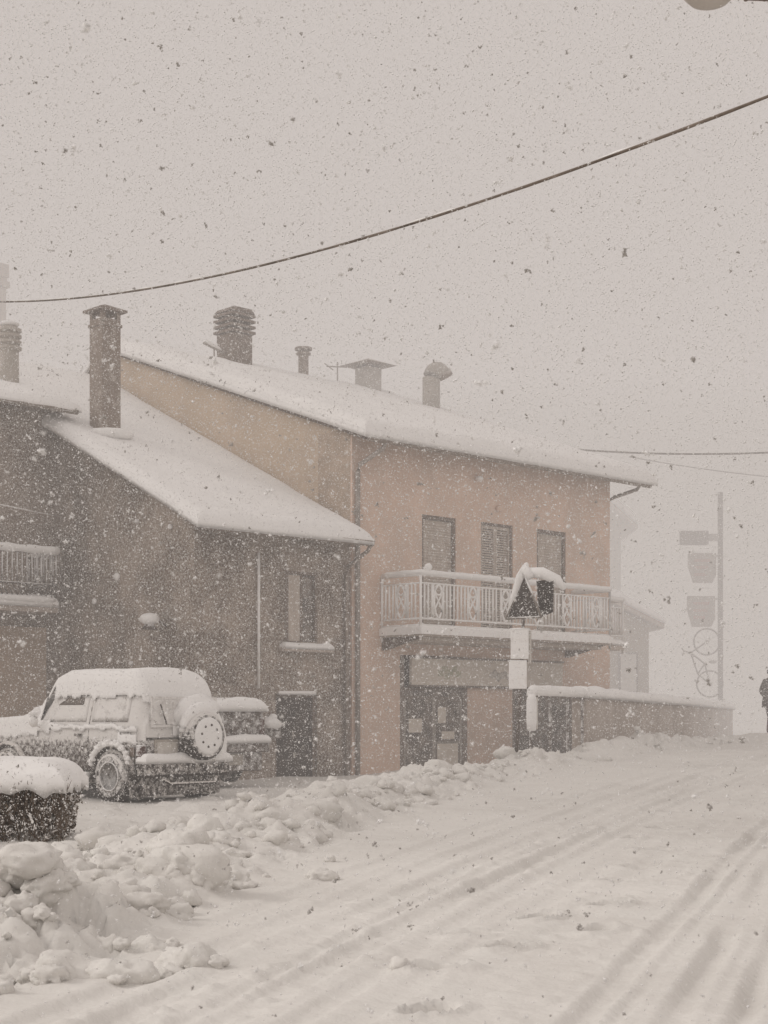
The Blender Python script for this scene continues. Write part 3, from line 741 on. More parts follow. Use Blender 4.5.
# wall lamp with a snow hat on the gable wall
bm = bmesh.new(); tube(bm, [(-4.0, .95, 3.30), (-4.22, .95, 3.42), (-4.4, .95, 3.38)], .02, 6); tube(bm, [(-4.4, .95, 3.38), (-4.4, .95, 3.22)], [.05, .15], 12)
wlp = part('wall_lamp', bm, M['iron'], low, smooth=True)
bm = bmesh.new(); blob(bm, (-4.4, .95, 3.42), .2, .2, .12, amp=.15); part('snow_cap', bm, M['snow'], wlp, smooth=True)
for (s, z, r) in ((2.6, 4.35, .09), (3.4, 3.9, .07), (.8, 5.2, .06), (1.9, 5.4, .055), (2.1, 2.6, .06)):
    bm = bmesh.new(); blob(bm, (-4.02, s, z), .05, r, r*.9, amp=.4, seed=s); part('snow_patch', bm, M['snow'], low, smooth=True)

# ---- left house
left = empty('balcony_house', P0, TH, 'tall brown house with a snow topped balcony rail and a ringed round chimney', 'house')
ESL = 0.34; EZ = 7.93
def roof_left(s): return EZ + ESL*(s-4.2) if s <= 10 else EZ + ESL*5.8 - .4*(s-10)
bm = bmesh.new()
wall_box(bm, -14, -4.004, 4.72, 5.0, -1.2, roof_left(4.72)-.1, [(-6.6, -5.5, 3.72, 5.9), (-7.4, -6.3, -1.2, 2.6)])
part('wall', bm, M['dark_wall2'], left)
part('ground_floor_band', B((-14, -7.45, 4.69, 4.717, -.5, 3.4), (-6.25, -4.35, 4.69, 4.717, -.5, 3.4)), M['ochre_dark'], left)
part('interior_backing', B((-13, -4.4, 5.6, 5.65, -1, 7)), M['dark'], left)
bm = bmesh.new()
prism(bm, [(5.003, -1.2), (14, -1.2), (14, roof_left(14)-.1), (10, roof_left(10)-.1), (5.003, roof_left(5)-.1)], 'x', -4.28, -4.004)
part('wall', bm, M['dark_wall2'], left)
bm = bmesh.new()
for s0, s1 in ((4.2, 10), (10, 14.5)): prism(bm, [(s0, roof_left(s0)-.08), (s1, roof_left(s1)-.08), (s1, roof_left(s1)+.02), (s0, roof_left(s0)+.02)], 'x', -14.3, -3.93)
eroof = part('roof', bm, M['eave'], left)
snow_slab('roof_snow', [(-14.3, 4.1, roof_left(4.1)), (-3.88, 4.1, roof_left(4.1)), (-3.88, 10, roof_left(10)), (-14.3, 10, roof_left(10))], .19, eroof, nu=60, nv=40, edge=.3, seed=12, amp=.12)
bm = bmesh.new(); tube(bm, [(-14, 4.14, EZ-.05), (-3.95, 4.14, EZ-.05)], .06, 8); part('gutter', bm, M['fascia'], eroof, smooth=True)
# balcony
ZL = 3.78
b3 = part('balcony', B((-9, -4.75, 3.6, 4.687, ZL-.14, ZL)), M['concrete'], left)
snow_slab('balcony_snow', [(-9, 3.6, ZL), (-4.75, 3.6, ZL), (-4.75, 4.68, ZL), (-9, 4.68, ZL)], .2, b3, nu=60, nv=10, edge=.1, seed=13)
pk3 = []; rl = bmesh.new()
pts = [(-9, 3.63), (-4.78, 3.63), (-4.78, 4.66)]
for (ax, ay), (bx, by) in zip(pts[:-1], pts[1:]):
    for z in (ZL+1.05, ZL+.42, ZL+.1): tube(rl, [(ax, ay, z), (bx, by, z)], .025, 6)
    L = math.hypot(bx-ax, by-ay); n = int(L/.11)
    for i in range(n+1):
        x, y = ax+(bx-ax)*i/n, ay+(by-ay)*i/n
        x2, y2 = ax+(bx-ax)*min(1, (i+1.4)/n), ay+(by-ay)*min(1, (i+1.4)/n)
        bm = bmesh.new(); tube(bm, [(x, y, ZL+1.05), (x, y, ZL+.42), (x2, y2, ZL+.1)], .014, 5); pk3.append(bm)
r3 = part('railing', rl, M['iron'], left, smooth=True)
for bm in pk3: part('picket', bm, M['iron'], r3, smooth=True)
snow_tube('rail_snow', [(-9, 3.63, ZL+1.06), (-4.78, 3.63, ZL+1.04), (-4.78, 4.6, ZL+1.03)], .085, r3, seed=8, lift=.8)
snow_tube('rail_snow', [(-9, 3.62, ZL+.1), (-4.8, 3.62, ZL+.08)], .07, r3, seed=9, lift=.4)
wn = part('window', B((-6.6, -6.54, 4.74, 4.85, 3.8, 5.9), (-5.56, -5.5, 4.74, 4.85, 3.8, 5.9), (-6.54, -5.56, 4.74, 4.85, 5.84, 5.9)), M['frame'], left)
part('glass_pane', B((-6.54, -5.56, 4.8, 4.82, 3.8, 5.84)), M['glass'], wn)
dd = part('door', B((-7.4, -7.3, 4.74, 4.85, -.6, 2.6), (-6.4, -6.3, 4.74, 4.85, -.6, 2.6), (-7.3, -6.4, 4.78, 4.82, -.6, 2.6)), M['frame'], left)
# round ringed chimney
cx, cy = -4.34, 6.2; zb = roof_left(6.2)+.08
prof = [(.215, zb-.4), (.205, zb+.72)]
for i in range(4): prof += [(.205, zb+.74+i*.13), (.265, zb+.77+i*.13), (.265, zb+.82+i*.13), (.205, zb+.85+i*.13)]
prof += [(.1, zb+1.32)]
bm = bmesh.new(); lathe(bm, prof, cx, cy, 20); ch = part('chimney', bm, M['palemetal'], eroof)
bm = bmesh.new(); blob(bm, (cx, cy, zb+1.32), .23, .23, .07, amp=.1); part('snow_cap', bm, M['snow'], ch, smooth=True)

# wire between houses (thin pale line on the left)
bm = bmesh.new(); tube(bm, [W(-7.6, 3.4, 5.78), W(-6.0, 3.6, 5.70), W(-4.7, 4.3, 5.72), W(-4.1, 4.66, 5.75)], .014, 5)
tag(part('clothes_line', bm, M['white'], smooth=True), 'thin pale line strung above the snow topped balcony on the left', 'line')

# ---- letter box on the wall beside the door
mb = empty('letter_box', W(-2.22, 0, 1.12), TH, 'small letter box heaped with snow on the wall beside the dark door', 'letter box')
part('box', B((-.13, .13, -.20, .018, 0, .22)), M['iron'], mb, bevel=.01)
part('slot', B((-.09, .09, -.206, -.202, .14, .17)), M['dark'], mb)
bm = bmesh.new(); blob(bm, (0, -.10, .29), .20, .15, .14, amp=.25, seed=3); blob(bm, (.05, -.06, .42), .09, .08, .07, amp=.2, seed=5); part('snow_cap', bm, M['snow'], mb, smooth=True)

# ------------------------------------------------------------------ the snowed-in off-roader
def smooth1(a, b, x):
    t = min(1, max(0, (x-a)/(b-a))); return t*t*(3-2*t)

def car_top(a):      # height of the shell's centre line, a = distance from the tail
    pts = [(-.02, .95), (.02, 1.45), (.12, 1.72), (.35, 1.80), (1.2, 1.83), (1.9, 1.80), (2.15, 1.72), (2.45, 1.44), (2.75, 1.16), (3.0, 1.10), (3.7, 1.05), (3.95, .98), (4.05, .75)]
    for (x0, z0), (x1, z1) in zip(pts[:-1], pts[1:]):
        if a <= x1: return z0 + (z1-z0)*smooth1(x0, x1, a)*.5 + (z1-z0)*.5*(a-x0)/(x1-x0)
    return pts[-1][1]

def car_section(a, N=15):
    """left half of the cross-section, from the sill up to the centre line: list of (half width, z)"""
    top = car_top(a); hw = .84
    hw *= 1 - .10*smooth1(.25, -.02, a) - .12*smooth1(3.4, 4.05, a)
    belt = min(1.12, top-.05)
    out = [(hw*.93, .40), (hw*.98, .48), (hw, .62), (hw, .80), (hw*.995, .95), (hw*.975, belt)]
    roofw = hw*.80 if top > 1.3 else hw*.93
    if top > 1.3:
        out += [(hw*.975 + (roofw*1.03-hw*.975)*k, belt + (top-.14-belt)*k) for k in (.2, .45, .72, .92, 1.0)]
        out += [(roofw*.96, top-.06), (roofw*.84, top-.02), (roofw*.5, top-.003), (0, top)]
    else:
        f = max(.0, top-belt)
        out += [(hw*.97, belt+f*.25), (hw*.96, belt+f*.45), (hw*.94, belt+f*.6), (hw*.91, belt+f*.72), (hw*.87, belt+f*.82), (hw*.8, belt+f*.88), (hw*.65, belt+f*.93), (hw*.4, belt+f*.98), (0, top)]
    return out

def car_shell(offset=0.0, topadd=0.0, keep=None, dstep=.06, seed=0.0, close=True):
    bm = bmesh.new()
    As = [-.02, 0.0, .02, .05, .08, .12, .17] + list(np.arange(.23, 3.9, dstep)) + [3.9, 3.96, 4.01, 4.05]
    rings = []
    for a in As:
        sec = car_section(a)
        pts = [(w, z) for w, z in sec] + [(-w, z) for w, z in sec[-2::-1]]
        ring = []
        for i, (w, z) in enumerate(pts):
            up = smooth1(.80, .98, z/max(1e-3, car_top(a)))
            k = offset*(1 + .35*nz(a*2.2+seed, w*2, z*2)) if offset else 0
            th = topadd*up*(1-.75*smooth1(.35, 0, abs(a-0) if a < .35 else 9))*(.9+.35*nz(a*1.2+seed, w*1.3, 2.0))
            if a < .2: th *= .35 + .65*smooth1(-.02, .2, a)
            sgn = 1 if w > 0 else (-1 if w < 0 else 0)
            aa = a - (offset*.9 if a < .02 else 0) + (offset*.9 if a > 4.0 else 0)
            ring.append(bm.verts.new((sgn*(abs(w)+k*(1-up*.5)), aa, z+th+(k*.5 if up > .5 else 0))))
        rings.append(ring)
    n = len(rings[0])
    for i in range(len(rings)-1):
        for j in range(n-1):
            bm.faces.new((rings[i][j], rings[i][j+1], rings[i+1][j+1], rings[i+1][j]))
        if close: bm.faces.new((rings[i][n-1], rings[i][0], rings[i+1][0], rings[i+1][n-1]))
    # tail and nose closed by strips
    for ring in (rings[0], rings[-1]):
        for j in range(n//2):
            a_, b_, c_, d_ = ring[j], ring[j+1], ring[n-2-j], ring[n-1-j]
            vs = [a_, b_, c_, d_] if b_ is not c_ else [a_, b_, d_]
            if len(set(vs)) >= 3:
                try: bm.faces.new(vs)
                except ValueError: pass
    if keep:
        bmesh.ops.triangulate(bm, faces=bm.faces)
        for _ in range(2):
            bmesh.ops.subdivide_edges(bm, edges=[e for e in bm.edges if e.calc_length() > .045], cuts=1, use_grid_fill=True)
            bmesh.ops.triangulate(bm, faces=bm.faces)
        bad = [f_ for f_ in bm.faces if not keep(f_.calc_center_median())]
        bmesh.ops.delete(bm, geom=bad, context='FACES')
    return bm

def make_wheel(parent, name, cx, cy, cz, r, w, side):
    """tyre + rim, axle along x; side=-1: outer face looks to -x"""
    wh = bmesh.new()
    prof = [(r*.62, -w/2), (r*.86, -w/2), (r*.96, -w*.42), (r, -w*.30), (r, w*.30), (r*.96, w*.42), (r*.86, w/2), (r*.62, w/2)]
    lathe(wh, [(p[0], cx+p[1]) for p in prof], cy, cz, 36, 'x')
    for k in range(30):      # tread blocks
        a = 2*math.pi*k/30
        for sx in (-1, 1):
            c = Vector((cx+sx*w*.24, cy+math.cos(a)*r*1.005, cz+math.sin(a)*r*1.005))
            m4 = Matrix.Translation(c) @ Matrix.Rotation(a, 4, 'X')
            bmesh.ops.create_cube(wh, size=1, matrix=m4 @ Matrix.Diagonal((w*.3, r*.05, r*.12, 1)))
    t = part(name, wh, M['rubber'], parent)
    rm = bmesh.new()
    o = cx + side*w*.5
    lathe(rm, [(r*.64, o), (r*.64, o+side*.012), (r*.58, o+side*.012), (r*.54, o-side*.04), (r*.30, o-side*.055), (r*.22, o-side*.02), (r*.10, o-side*.015), (.01, o-side*.01)], cy, cz, 30, 'x')
    rim = part('rim', rm, M['rim'], t, smooth=True)
    hm = bmesh.new()
    for k in range(6):
        a = 2*math.pi*k/6+.2
        lathe(hm, [(.028, o-side*.05), (.028, o-side*.036)], cy+math.cos(a)*r*.42, cz+math.sin(a)*r*.42, 10, 'x')
    part('rim_holes', hm, M['dark'], rim)
    return t

CF = Vector((-.76, .65, 0)).normalized()      # the car points this way
CU = Vector((.65, .76, 0)).normalized()       # from its left flank to its right
wheel_xy = Vector((-4.04, 23.3, 0))
cg = .30
tail_mid = wheel_xy - CF*.62 + CU*.80
# local frame: +y = forward (CF), +x = left-to-right (CU)
car_rot = math.atan2(CF.y, CF.x) - math.pi/2
car = empty('offroad_car', (tail_mid.x, tail_mid.y, cg), car_rot, 'dark off-road car almost buried in snow, spare wheel on its tailgate', 'car')
shell = part('body', car_shell(), M['paint'], car, smooth=True)

def keep_snow(p):
    n_ = nz(p.x*3, p.y*3, p.z*3)*.10 + nz(p.x*9, p.y*9, p.z*9)*.05
    if p.y > 2.45: return p.z > .93 + n_*.8          # bonnet
    if p.y < .12: return p.z > 1.50 + n_ or (p.x > -.25 and p.z > 1.0 + n_)
    if abs(p.x) > .70 and p.y > 2.15: return p.z > 1.02+n_ and p.z < 1.2
    return p.z > 1.57 + n_*1.3 or (abs(p.x) > .79 and 1.06+n_*.6 < p.z < 1.13+n_*.6) or (p.y < .5 and abs(p.x) > .78 and .84+n_ < p.z < 1.05+n_)
sn_ = part('snow_blanket', car_shell(.022, .185, keep_snow, seed=3.0), M['snow'], car, smooth=True)
sm = sn_.modifiers.new('s', 'SOLIDIFY'); sm.thickness = .012; sm.offset = -1
# glass
def side_panel(name, y0, y1, z0, z1, m, sgn=-1, off=.006, slant=0.0):
    bm = bmesh.new(); ny_, nz_ = 10, 5; g_ = []
    for i in range(ny_+1):
        row = []
        for j in range(nz_+1):
            z = z0+(z1-z0)*j/nz_; y = y0+(y1-y0)*i/ny_ - slant*(j/nz_)*(i/ny_)
            sec = car_section(y); w = next((w0+(w1-w0)*(z-za)/(zb_-za) for (w0, za), (w1, zb_) in zip(sec[:-1], sec[1:]) if za <= z <= zb_ and zb_ > za), sec[6][0])
            row.append(bm.verts.new((sgn*(w+off), y, z)))
        g_.append(row)
    for i in range(ny_):
        for j in range(nz_): bm.faces.new((g_[i][j], g_[i+1][j], g_[i+1][j+1], g_[i][j+1]))
    o = part(name, bm, m, car, smooth=True)
    so_ = o.modifiers.new('t', 'SOLIDIFY'); so_.thickness = .006
    return o
for sgn in (-1, 1):
    side_panel('side_window', 1.30, 2.22, 1.18, 1.60, M['frostglass'], sgn, slant=.30)
    side_panel('side_window', .32, 1.16, 1.18, 1.60, M['frostglass'], sgn)
    side_panel('door_seam', 1.205, 1.225, .48, 1.62, M['plastic'], sgn, off=.004)
side_panel('cleared_glass', 1.42, 2.06, 1.44, 1.56, M['glass'], -1, off=.010, slant=.25)
part('rear_window', B((-.62, .62, -.036, -.026, 1.14, 1.52)), M['frostglass'], car, bevel=.004)
part('window_rubber', B((-.66, -.622, -.040, -.02, 1.10, 1.56), (.622, .66, -.040, -.02, 1.10, 1.56), (-.622, .622, -.040, -.02, 1.10, 1.138), (-.622, .622, -.040, -.02, 1.522, 1.56)), M['frostglass'], car)
# wheel arches
for yy in (.62, 3.22):
    for sx in (-1, 1):
        bm = bmesh.new()
        pts = [(sx*.845, yy+.46*math.cos(a), .36+.46*math.sin(a)) for a in np.linspace(-.1, math.pi+.1, 15)]
        tube(bm, pts, .055, 8); lathe(bm, [(.43, sx*.80), (.43, sx*.852)], yy, .36, 28, 'x')
        part('wheel_arch', bm, M['plastic'], car, smooth=True)
for yy in (.62, 3.22):
    for sx in (-1, 1):
        make_wheel(car, 'wheel', sx*.80, yy, .36, .355, .24, sx)
# snow packed over the rear left wheel arch
bm = bmesh.new()
tube(bm, [(-.90, .62+.50*math.cos(a), .36+.50*math.sin(a)) for a in np.linspace(.35, 2.6, 12)], [.015+.03*math.sin(a*1.3)+.03*nz(a*3, 1) for a in np.linspace(.35, 2.6, 12)], 8)
part('arch_snow', bm, M['snow'], car, smooth=True)
# bumper, tow frame and underside
part('rear_bumper', B((-.84, .84, -.16, .10, .36, .60)), M['plastic'], car, bevel=.04)
part('underbody', B((-.72, .72, .02, 4.0, .24, .42)), M['plastic'], car)
part('mud_flap', B((-.86, -.62, .20, .22, .05, .4), (.62, .86, .20, .22, .05, .4)), M['plastic'], car)
snow_slab('bumper_snow', [(-.86, -.17, .60), (.86, -.17, .60), (.86, .06, .60), (-.86, .06, .60)], .11, car, nu=40, nv=8, edge=.07, seed=21, amp=.3)
bm = bmesh.new(); tube(bm, [(-.55, -.15, .34), (-.45, -.22, .26), (.45, -.22, .26), (.55, -.15, .34)], .025, 6); part('tow_bar', bm, M['plastic'], car)
for sx in (-1, 1):
    tl = part('tail_light', B((sx*.80-.055, sx*.80+.055, -.035, .10, .66, .84)), M['lamp_red'], car, bevel=.02)
part('side_marker', B((-.865, -.835, .12, .22, .66, .80), (-.865, -.835, .30, .38, .68, .79)), M['frame'], car, bevel=.01)
part('number_plate', B((-.56, -.18, -.062, -.048, .66, .88)), M['pale'], car, bevel=.005)
part('plate_recess', B((-.60, -.14, -.046, -.03, .62, .92)), M['palemetal'], car)
part('rear_valance', B((-.76, .76, .0, .06, .08, .40)), M['plastic'], car)
bm = bmesh.new(); tube(bm, [(-.52, -.085, 1.45), (-.40, -.085, 1.15)], .012, 6); part('rear_wiper', bm, M['plastic'], car)
part('side_step', B((-.93, -.80, 1.15, 2.75, .30, .36)), M['plastic'], car, bevel=.015)
snow_slab('step_snow', [(-.94, 1.15, .36), (-.80, 1.15, .36), (-.80, 2.75, .36), (-.94, 2.75, .36)], .06, car, nu=6, nv=30, edge=.05, seed=23, amp=.4)
part('door_handle', B((-.885, -.85, 1.35, 1.5, .96, 1.0)), M['plastic'], car)
bm = bmesh.new(); blob(bm, (-.97, 2.40, 1.20), .085, .06, .11, sub=2, amp=.1); tube(bm, [(-.82, 2.38, 1.1), (-.95, 2.42, 1.13)], .025, 6)
mr = part('mirror', bm, M['white'], car, smooth=True)
bm = bmesh.new(); blob(bm, (-.97, 2.40, 1.31), .085, .07, .04, sub=2, amp=.2); part('snow_cap', bm, M['snow'], mr, smooth=True)
# spare wheel on the tailgate, own frame turned so that its axle is the car's length
sp = empty('spare_wheel', (.19, -.22, .97), math.pi/2); sp.parent = car
def spare():
    r, w = .37, .28
    bm = bmesh.new(); prof = [(r*.62, -w/2), (r*.86, -w/2), (r*.96, -w*.42), (r, -w*.30), (r, w*.30), (r*.96, w*.42), (r*.86, w/2), (r*.62, w/2)]
    lathe(bm, [(p[0], p[1]) for p in prof], 0, 0, 40, 'x'); part('tyre', bm, M['rubber'], sp, smooth=False)
    o = -w/2
    bm = bmesh.new(); lathe(bm, [(r*.76, o+.02), (r*.76, o-.010), (r*.70, o-.026), (r*.50, o-.034), (r*.2, o-.038), (.01, o-.04)], 0, 0, 36, 'x')
    part('rim', bm, M['snow'], sp, smooth=True)
    bm = bmesh.new()
    for k in range(8):
        a = 2*math.pi*k/8+.2; lathe(bm, [(.019, o-.03), (.019, o-.041)], math.cos(a)*r*.45, math.sin(a)*r*.45, 10, 'x')
    part('rim_holes', bm, M['dark'], sp)
    part('carrier', B((w/2, w/2+.1, -.12, .12, -.12, .12)), M['plastic'], sp)
    bm = bmesh.new()
    pts, rs = [], []
    for a in np.linspace(.15, math.pi*.97, 26):
        pts.append((.02, math.cos(a)*(r+.03), math.sin(a)*(r+.03))); rs.append(.03+.085*math.sin(a)**1.2+.012*nz(a*4, 2))
    tube(bm, pts, rs, 12)
    part('tyre_snow', bm, M['snow'], sp, smooth=True)
spare()
# snow rides up on the tailgate around the spare
bm = bmesh.new(); blob(bm, (.22, -.06, 1.34), .44, .16, .26, sub=3, amp=.2, seed=4); blob(bm, (.62, -.05, .85), .22, .12, .38, sub=3, amp=.15, seed=6)
part('tailgate_snow', bm, M['snow'], car, smooth=True)
bm = bmesh.new()
for i in range(90):
    a = .3+2.4*random.random(); y = random.uniform(.1, .95)
    blob(bm, (-.90+random.uniform(-.03, .02), .62+.5*math.cos(a)*random.uniform(.9, 1.05), .36+.5*math.sin(a)*random.uniform(.95, 1.1)), .035, .04, .035, sub=1, amp=.4, seed=i)
part('clinging_snow', bm, M['snow'], car, smooth=True)

# ------------------------------------------------------------------ pickup beyond
pk_loc = W(-4.18, -2.2, 0)
pg = .38
pick = empty('pickup_truck', (pk_loc.x, pk_loc.y, pg), TH, 'small pickup truck with snow along its tailgate and bumper, half hidden behind the off-road car', 'pickup truck')
# local: +y away from us (front of the truck), x from left to right, tail at y=0, right side at x=.0
def pbox(n, *b, m='paint', bev=.02, par=None): return part(n, B(*b), M[m], par or pick, bevel=bev)
pbox('tailgate', (-1.55, .0, 0, .06, .82, 1.30), m='iron')
part('tailgate_ribs', B(*[(-1.45+.24*i, -1.38+.24*i, -.02, 0, .88, 1.24) for i in range(6)], (-1.5, -.05, -.025, 0, 1.03, 1.07)), M['iron'], pick)
pbox('load_bed', (-1.55, -1.49, .06, 1.7, .55, 1.30), (-.06, 0, .06, 1.7, .55, 1.30), (-1.49, -.06, .06, 1.7, .55, .62), m='paint')
pbox('rear_bumper', (-1.58, .03, -.14, .0, .55, .74), m='iron')
pbox('lower_panel', (-1.5, -.05, -.03, .03, .22, .55), m='iron')
pbox('number_plate', (-1.0, -.5, -.046, -.032, .33, .52), m='palemetal', bev=.004)
pbox('tail_light', (-.10, .015, -.03, .05, .86, 1.16), m='lamp_red')
bm = bmesh.new(); prism(bm, [(1.72, .5), (4.6, .5), (4.6, .95), (3.5, 1.08), (3.0, 1.62), (1.8, 1.66), (1.72, 1.2)], 'x', -1.53, -.02); part('cab', bm, M['paint'], pick, bevel=.05)
part('cab_window', B((-1.4, -.15, 1.70, 1.712, 1.2, 1.55), (-.018, -.008, 2.0, 2.9, 1.15, 1.52)), M['glass'], pick)
snow_slab('snow_blanket', [(-1.5, 1.78, 1.66), (-.05, 1.78, 1.66), (-.05, 3.0, 1.62), (-1.5, 3.0, 1.62)], .2, pick, nu=16, nv=16, edge=.15, seed=31)
snow_slab('bed_snow', [(-1.6, -.04, 1.30), (.04, -.04, 1.30), (.04, 1.7, 1.30), (-1.6, 1.7, 1.30)], .19, pick, nu=30, nv=20, edge=.15, seed=32, amp=.35)
snow_slab('bumper_snow', [(-1.6, -.16, .745), (.04, -.16, .745), (.04, .0, .745), (-1.6, .0, .745)], .10, pick, nu=30, nv=6, edge=.07, seed=33, amp=.4)
for yy in (.8, 3.7):
    for xx in (-1.40, -.14): make_wheel(pick, 'wheel', xx, yy, .31, .31, .2, -1 if xx < -1 else 1)

# ------------------------------------------------------------------ hedge
hx0, hx1, hy0, hy1, hb, ht = -6.6, -3.22, 15.7, 16.7, .2, .97
hed = empty('clipped_hedge', ((hx0+hx1)/2, (hy0+hy1)/2, hb), 0, 'low clipped hedge under a thick round cushion of snow, in front of the off-road car', 'hedge')
ox, oy = (hx0+hx1)/2, (hy0+hy1)/2
verts, faces = [], []
hr = np.random.default_rng(3)
def leafcard(c, s, n):
    a = Vector(n).orthogonal().normalized(); b = Vector(n).cross(a).normalized(); ang = hr.random()*6.28
    a, b = a*math.cos(ang)+b*math.sin(ang), -a*math.sin(ang)+b*math.cos(ang)
    i = len(verts); c = Vector(c)
    verts.extend([c-a*s, c+b*s*.45, c+a*s, c-b*s*.45]); faces.append((i, i+1, i+2, i+3))
for i in range(34000):
    x = hr.uniform(hx0, hx1); y = hr.uniform(hy0, hy1); z = hr.uniform(hb+.02, ht)
    ex = min(x-hx0, hx1-x); ey = min(y-hy0, hy1-y); ez = ht-z
    if min(ex, ey) > .2 and ez > .2: 
        if hr.random() < .75: continue
    rr = max(0, .30-ex)**2 + max(0, .24-ey)**2 + max(0, .14-ez)**2 + .4*max(0, .18-(z-hb))**2
    if rr > .062 + .09*nz(x*4, y*4, z*4): continue
    if nz(x*7, y*7, z*7) < -.22: continue
    x += .16*nz(x*3, z*5, 1); y += .16*nz(x*3, z*5, 9)
    leafcard((x-ox, y-oy, z-hb), hr.uniform(.016, .036), hr.normal(size=3))
me = bpy.data.meshes.new('foliage'); me.from_pydata([tuple(v) for v in verts], [], faces); me.update()
part('foliage', me, M['leaf'], hed)
bm = bmesh.new()
for i in range(140):
    x = random.uniform(hx0+.1, hx1-.1)-ox; y = random.uniform(hy0+.1, hy1-.1)-oy
    tube(bm, [(x*.97, y*.6, -.1), (x+random.uniform(-.1, .1), y*.8, .35), (x+random.uniform(-.22, .22), y*.9+random.uniform(-.1, .1), .62+random.uniform(-.1, .08))], [.008, .005, .003], 4)
for i in range(1500):
    x = random.uniform(hx0, hx1)-ox; y = hy0-oy+random.uniform(-.07, .1); z = random.uniform(.1, .68)
    tube(bm, [(x, y+.08, z-.08), (x+random.uniform(-.1, .1), y-random.uniform(0, .12), z+random.uniform(.02, .12))], [.006, .002], 4)
part('twigs', bm, M['twig'], hed)
sn2 = snow_slab('snow_cushion', [(hx0-.08-ox, hy0-.08-oy, ht-hb-.10), (hx1-.02-ox, hy0-.08-oy, ht-hb-.10), (hx1-.02-ox, hy1+.08-oy, ht-hb-.10), (hx0-.08-ox, hy1+.08-oy, ht-hb-.10)], .28, hed, nu=70, nv=30, edge=.42, seed=41, amp=.16, sq=.55, lip=.16, wav=.07)

# ------------------------------------------------------------------ warning sign on its pole
sgx, sgy = 2.27, 26.0
sgz = gz(sgx, sgy)
ws = empty('road_sign', (sgx, sgy, sgz), 0, 'triangular road sign seen from behind, snow hanging over it, two white plates below', 'road sign')
H = lambda z: z - sgz
bm = bmesh.new(); tube(bm, [(-.06, 0, -.3), (.02, 0, H(2.1)), (.06, 0, H(3.1)), (.12, 0, H(4.02))], .03, 10); part('pole', bm, M['iron'], ws, smooth=True)
tilt = math.radians(-46)
tri = empty('triangle_plate', (.08, -.05, H(3.22)), tilt); tri.parent = ws
bm = bmesh.new(); prism(bm, [(-.36, 0), (.36, 0), (.03, .70), (-.03, .70)], 'y', -.012, .012); part('plate', bm, M['dark'], tri, bevel=.004)
bm = bmesh.new()
for a, b in (((-.38, 0, -.01), (.38, 0, -.01)), ((.38, 0, -.01), (0, 0, .74)), ((-.38, 0, -.01), (0, 0, .74))): tube(bm, [(a[0], -.015, a[2]), (b[0], -.015, b[2])], .022, 6)
part('snowy_rim', bm, M['post'], tri, smooth=True)
bm = bmesh.new()
tube(bm, [(-.36, 0, .06), (-.22, 0, .38), (-.08, 0, .68), (.02, .0, .80), (.14, 0, .66)], [.03, .06, .085, .10, .06], 10)
blob(bm, (.02, .02, .86), .05, .05, .06, amp=.2)
tube(bm, [(.0, .05, .76), (.22, .2, .74), (.42, .35, .62), (.52, .42, .46)], [.08, .10, .09, .04], 10)
part('snow_hood', bm, M['snow'], tri, smooth=True)
second = part('second_plate', (lambda b_: (prism(b_, [(.05, .62), (.42, .62), (.40, .08), (.12, .0)], 'y', .25, .27), b_)[1])(bmesh.new()), M['dark'], tri)
for nm, z0, z1, dx in (('supplementary_plate', 2.52, 3.02, .0), ('supplementary_plate', 2.02, 2.50, -.03)):
    part(nm, B((-.15+dx, .15+dx, -.07, -.04, H(z0), H(z1))), M['white'], ws, bevel=.01)
snow_tube('plate_snow', [(-.16, -.055, H(3.0)), (.16, -.055, H(3.0))], .035, ws, seed=2)
part('rear_plate', B((.17, .20, -.03, .25, H(2.45), H(3.0))), M['pale'], ws)

# ------------------------------------------------------------------ parapet wall and its rail
A_, E_ = Vector((4.05, 31.0, 0)), Vector((10.62, 47.2, 0))
D_ = (E_-A_); LW = D_.length; D_.normalize()
pr = math.atan2(D_.y, D_.x)
par = empty('parapet_wall', A_, pr, 'long grey parapet wall capped with snow, running away beside the road', 'parapet')
bm = bmesh.new(); prism(bm, [(0, -.5), (LW, -.5), (LW, 1.72), (0, 1.90)], 'y', 0, .3); part('wall', bm, M['concrete'], par)
bm = bmesh.new(); prism(bm, [(-.03, 1.903), (LW+.03, 1.723), (LW+.03, 1.78), (-.03, 1.96)], 'y', -.05, .35); part('coping', bm, M['concrete'], par)
snow_slab('coping_snow', [(-.08, -.07, 1.955), (LW+.05, -.07, 1.775), (LW+.05, .37, 1.775), (-.08, .37, 1.955)], .20, par, nu=90, nv=8, edge=.14, seed=51, amp=.25)
rl = empty('guard_rail', A_ - D_*3.75, pr, 'short guard rail loaded with a roll of snow, white panel hanging at its end', 'guard rail')
bm = bmesh.new(); tube(bm, [(.0, .05, 1.93), (3.7, .05, 1.93)], .035, 8); part('top_rail', bm, M['iron'], rl)
for x in (.05, 1.3, 2.5, 3.6):
    g = gz((A_-D_*3.75+D_*x).x, (A_-D_*3.75+D_*x).y)
    bm = bmesh.new(); tube(bm, [(x, .05, g-.3), (x, .05, 1.93)], .03, 8); part('post', bm, M['iron'], rl)
snow_tube('rail_snow', [(-.08, .05, 1.90), (.2, .05, 1.97), (3.74, .05, 1.99)], .10, rl, seed=5, lift=.5, amp=.15)
ep = part('end_panel', B((-.05, .0, -.10, .10, 1.33, 1.90)), M['pale'], rl, bevel=.01)
bm = bmesh.new(); tube(bm, [(-.07, 0, 1.30), (-.07, 0, 1.45), (-.07, 0, 1.85), (-.05, 0, 1.95)], [.07, .095, .095, .06], 10); part('clinging_snow', bm, M['snow'], rl, smooth=True)
for i in range(3):
    pass

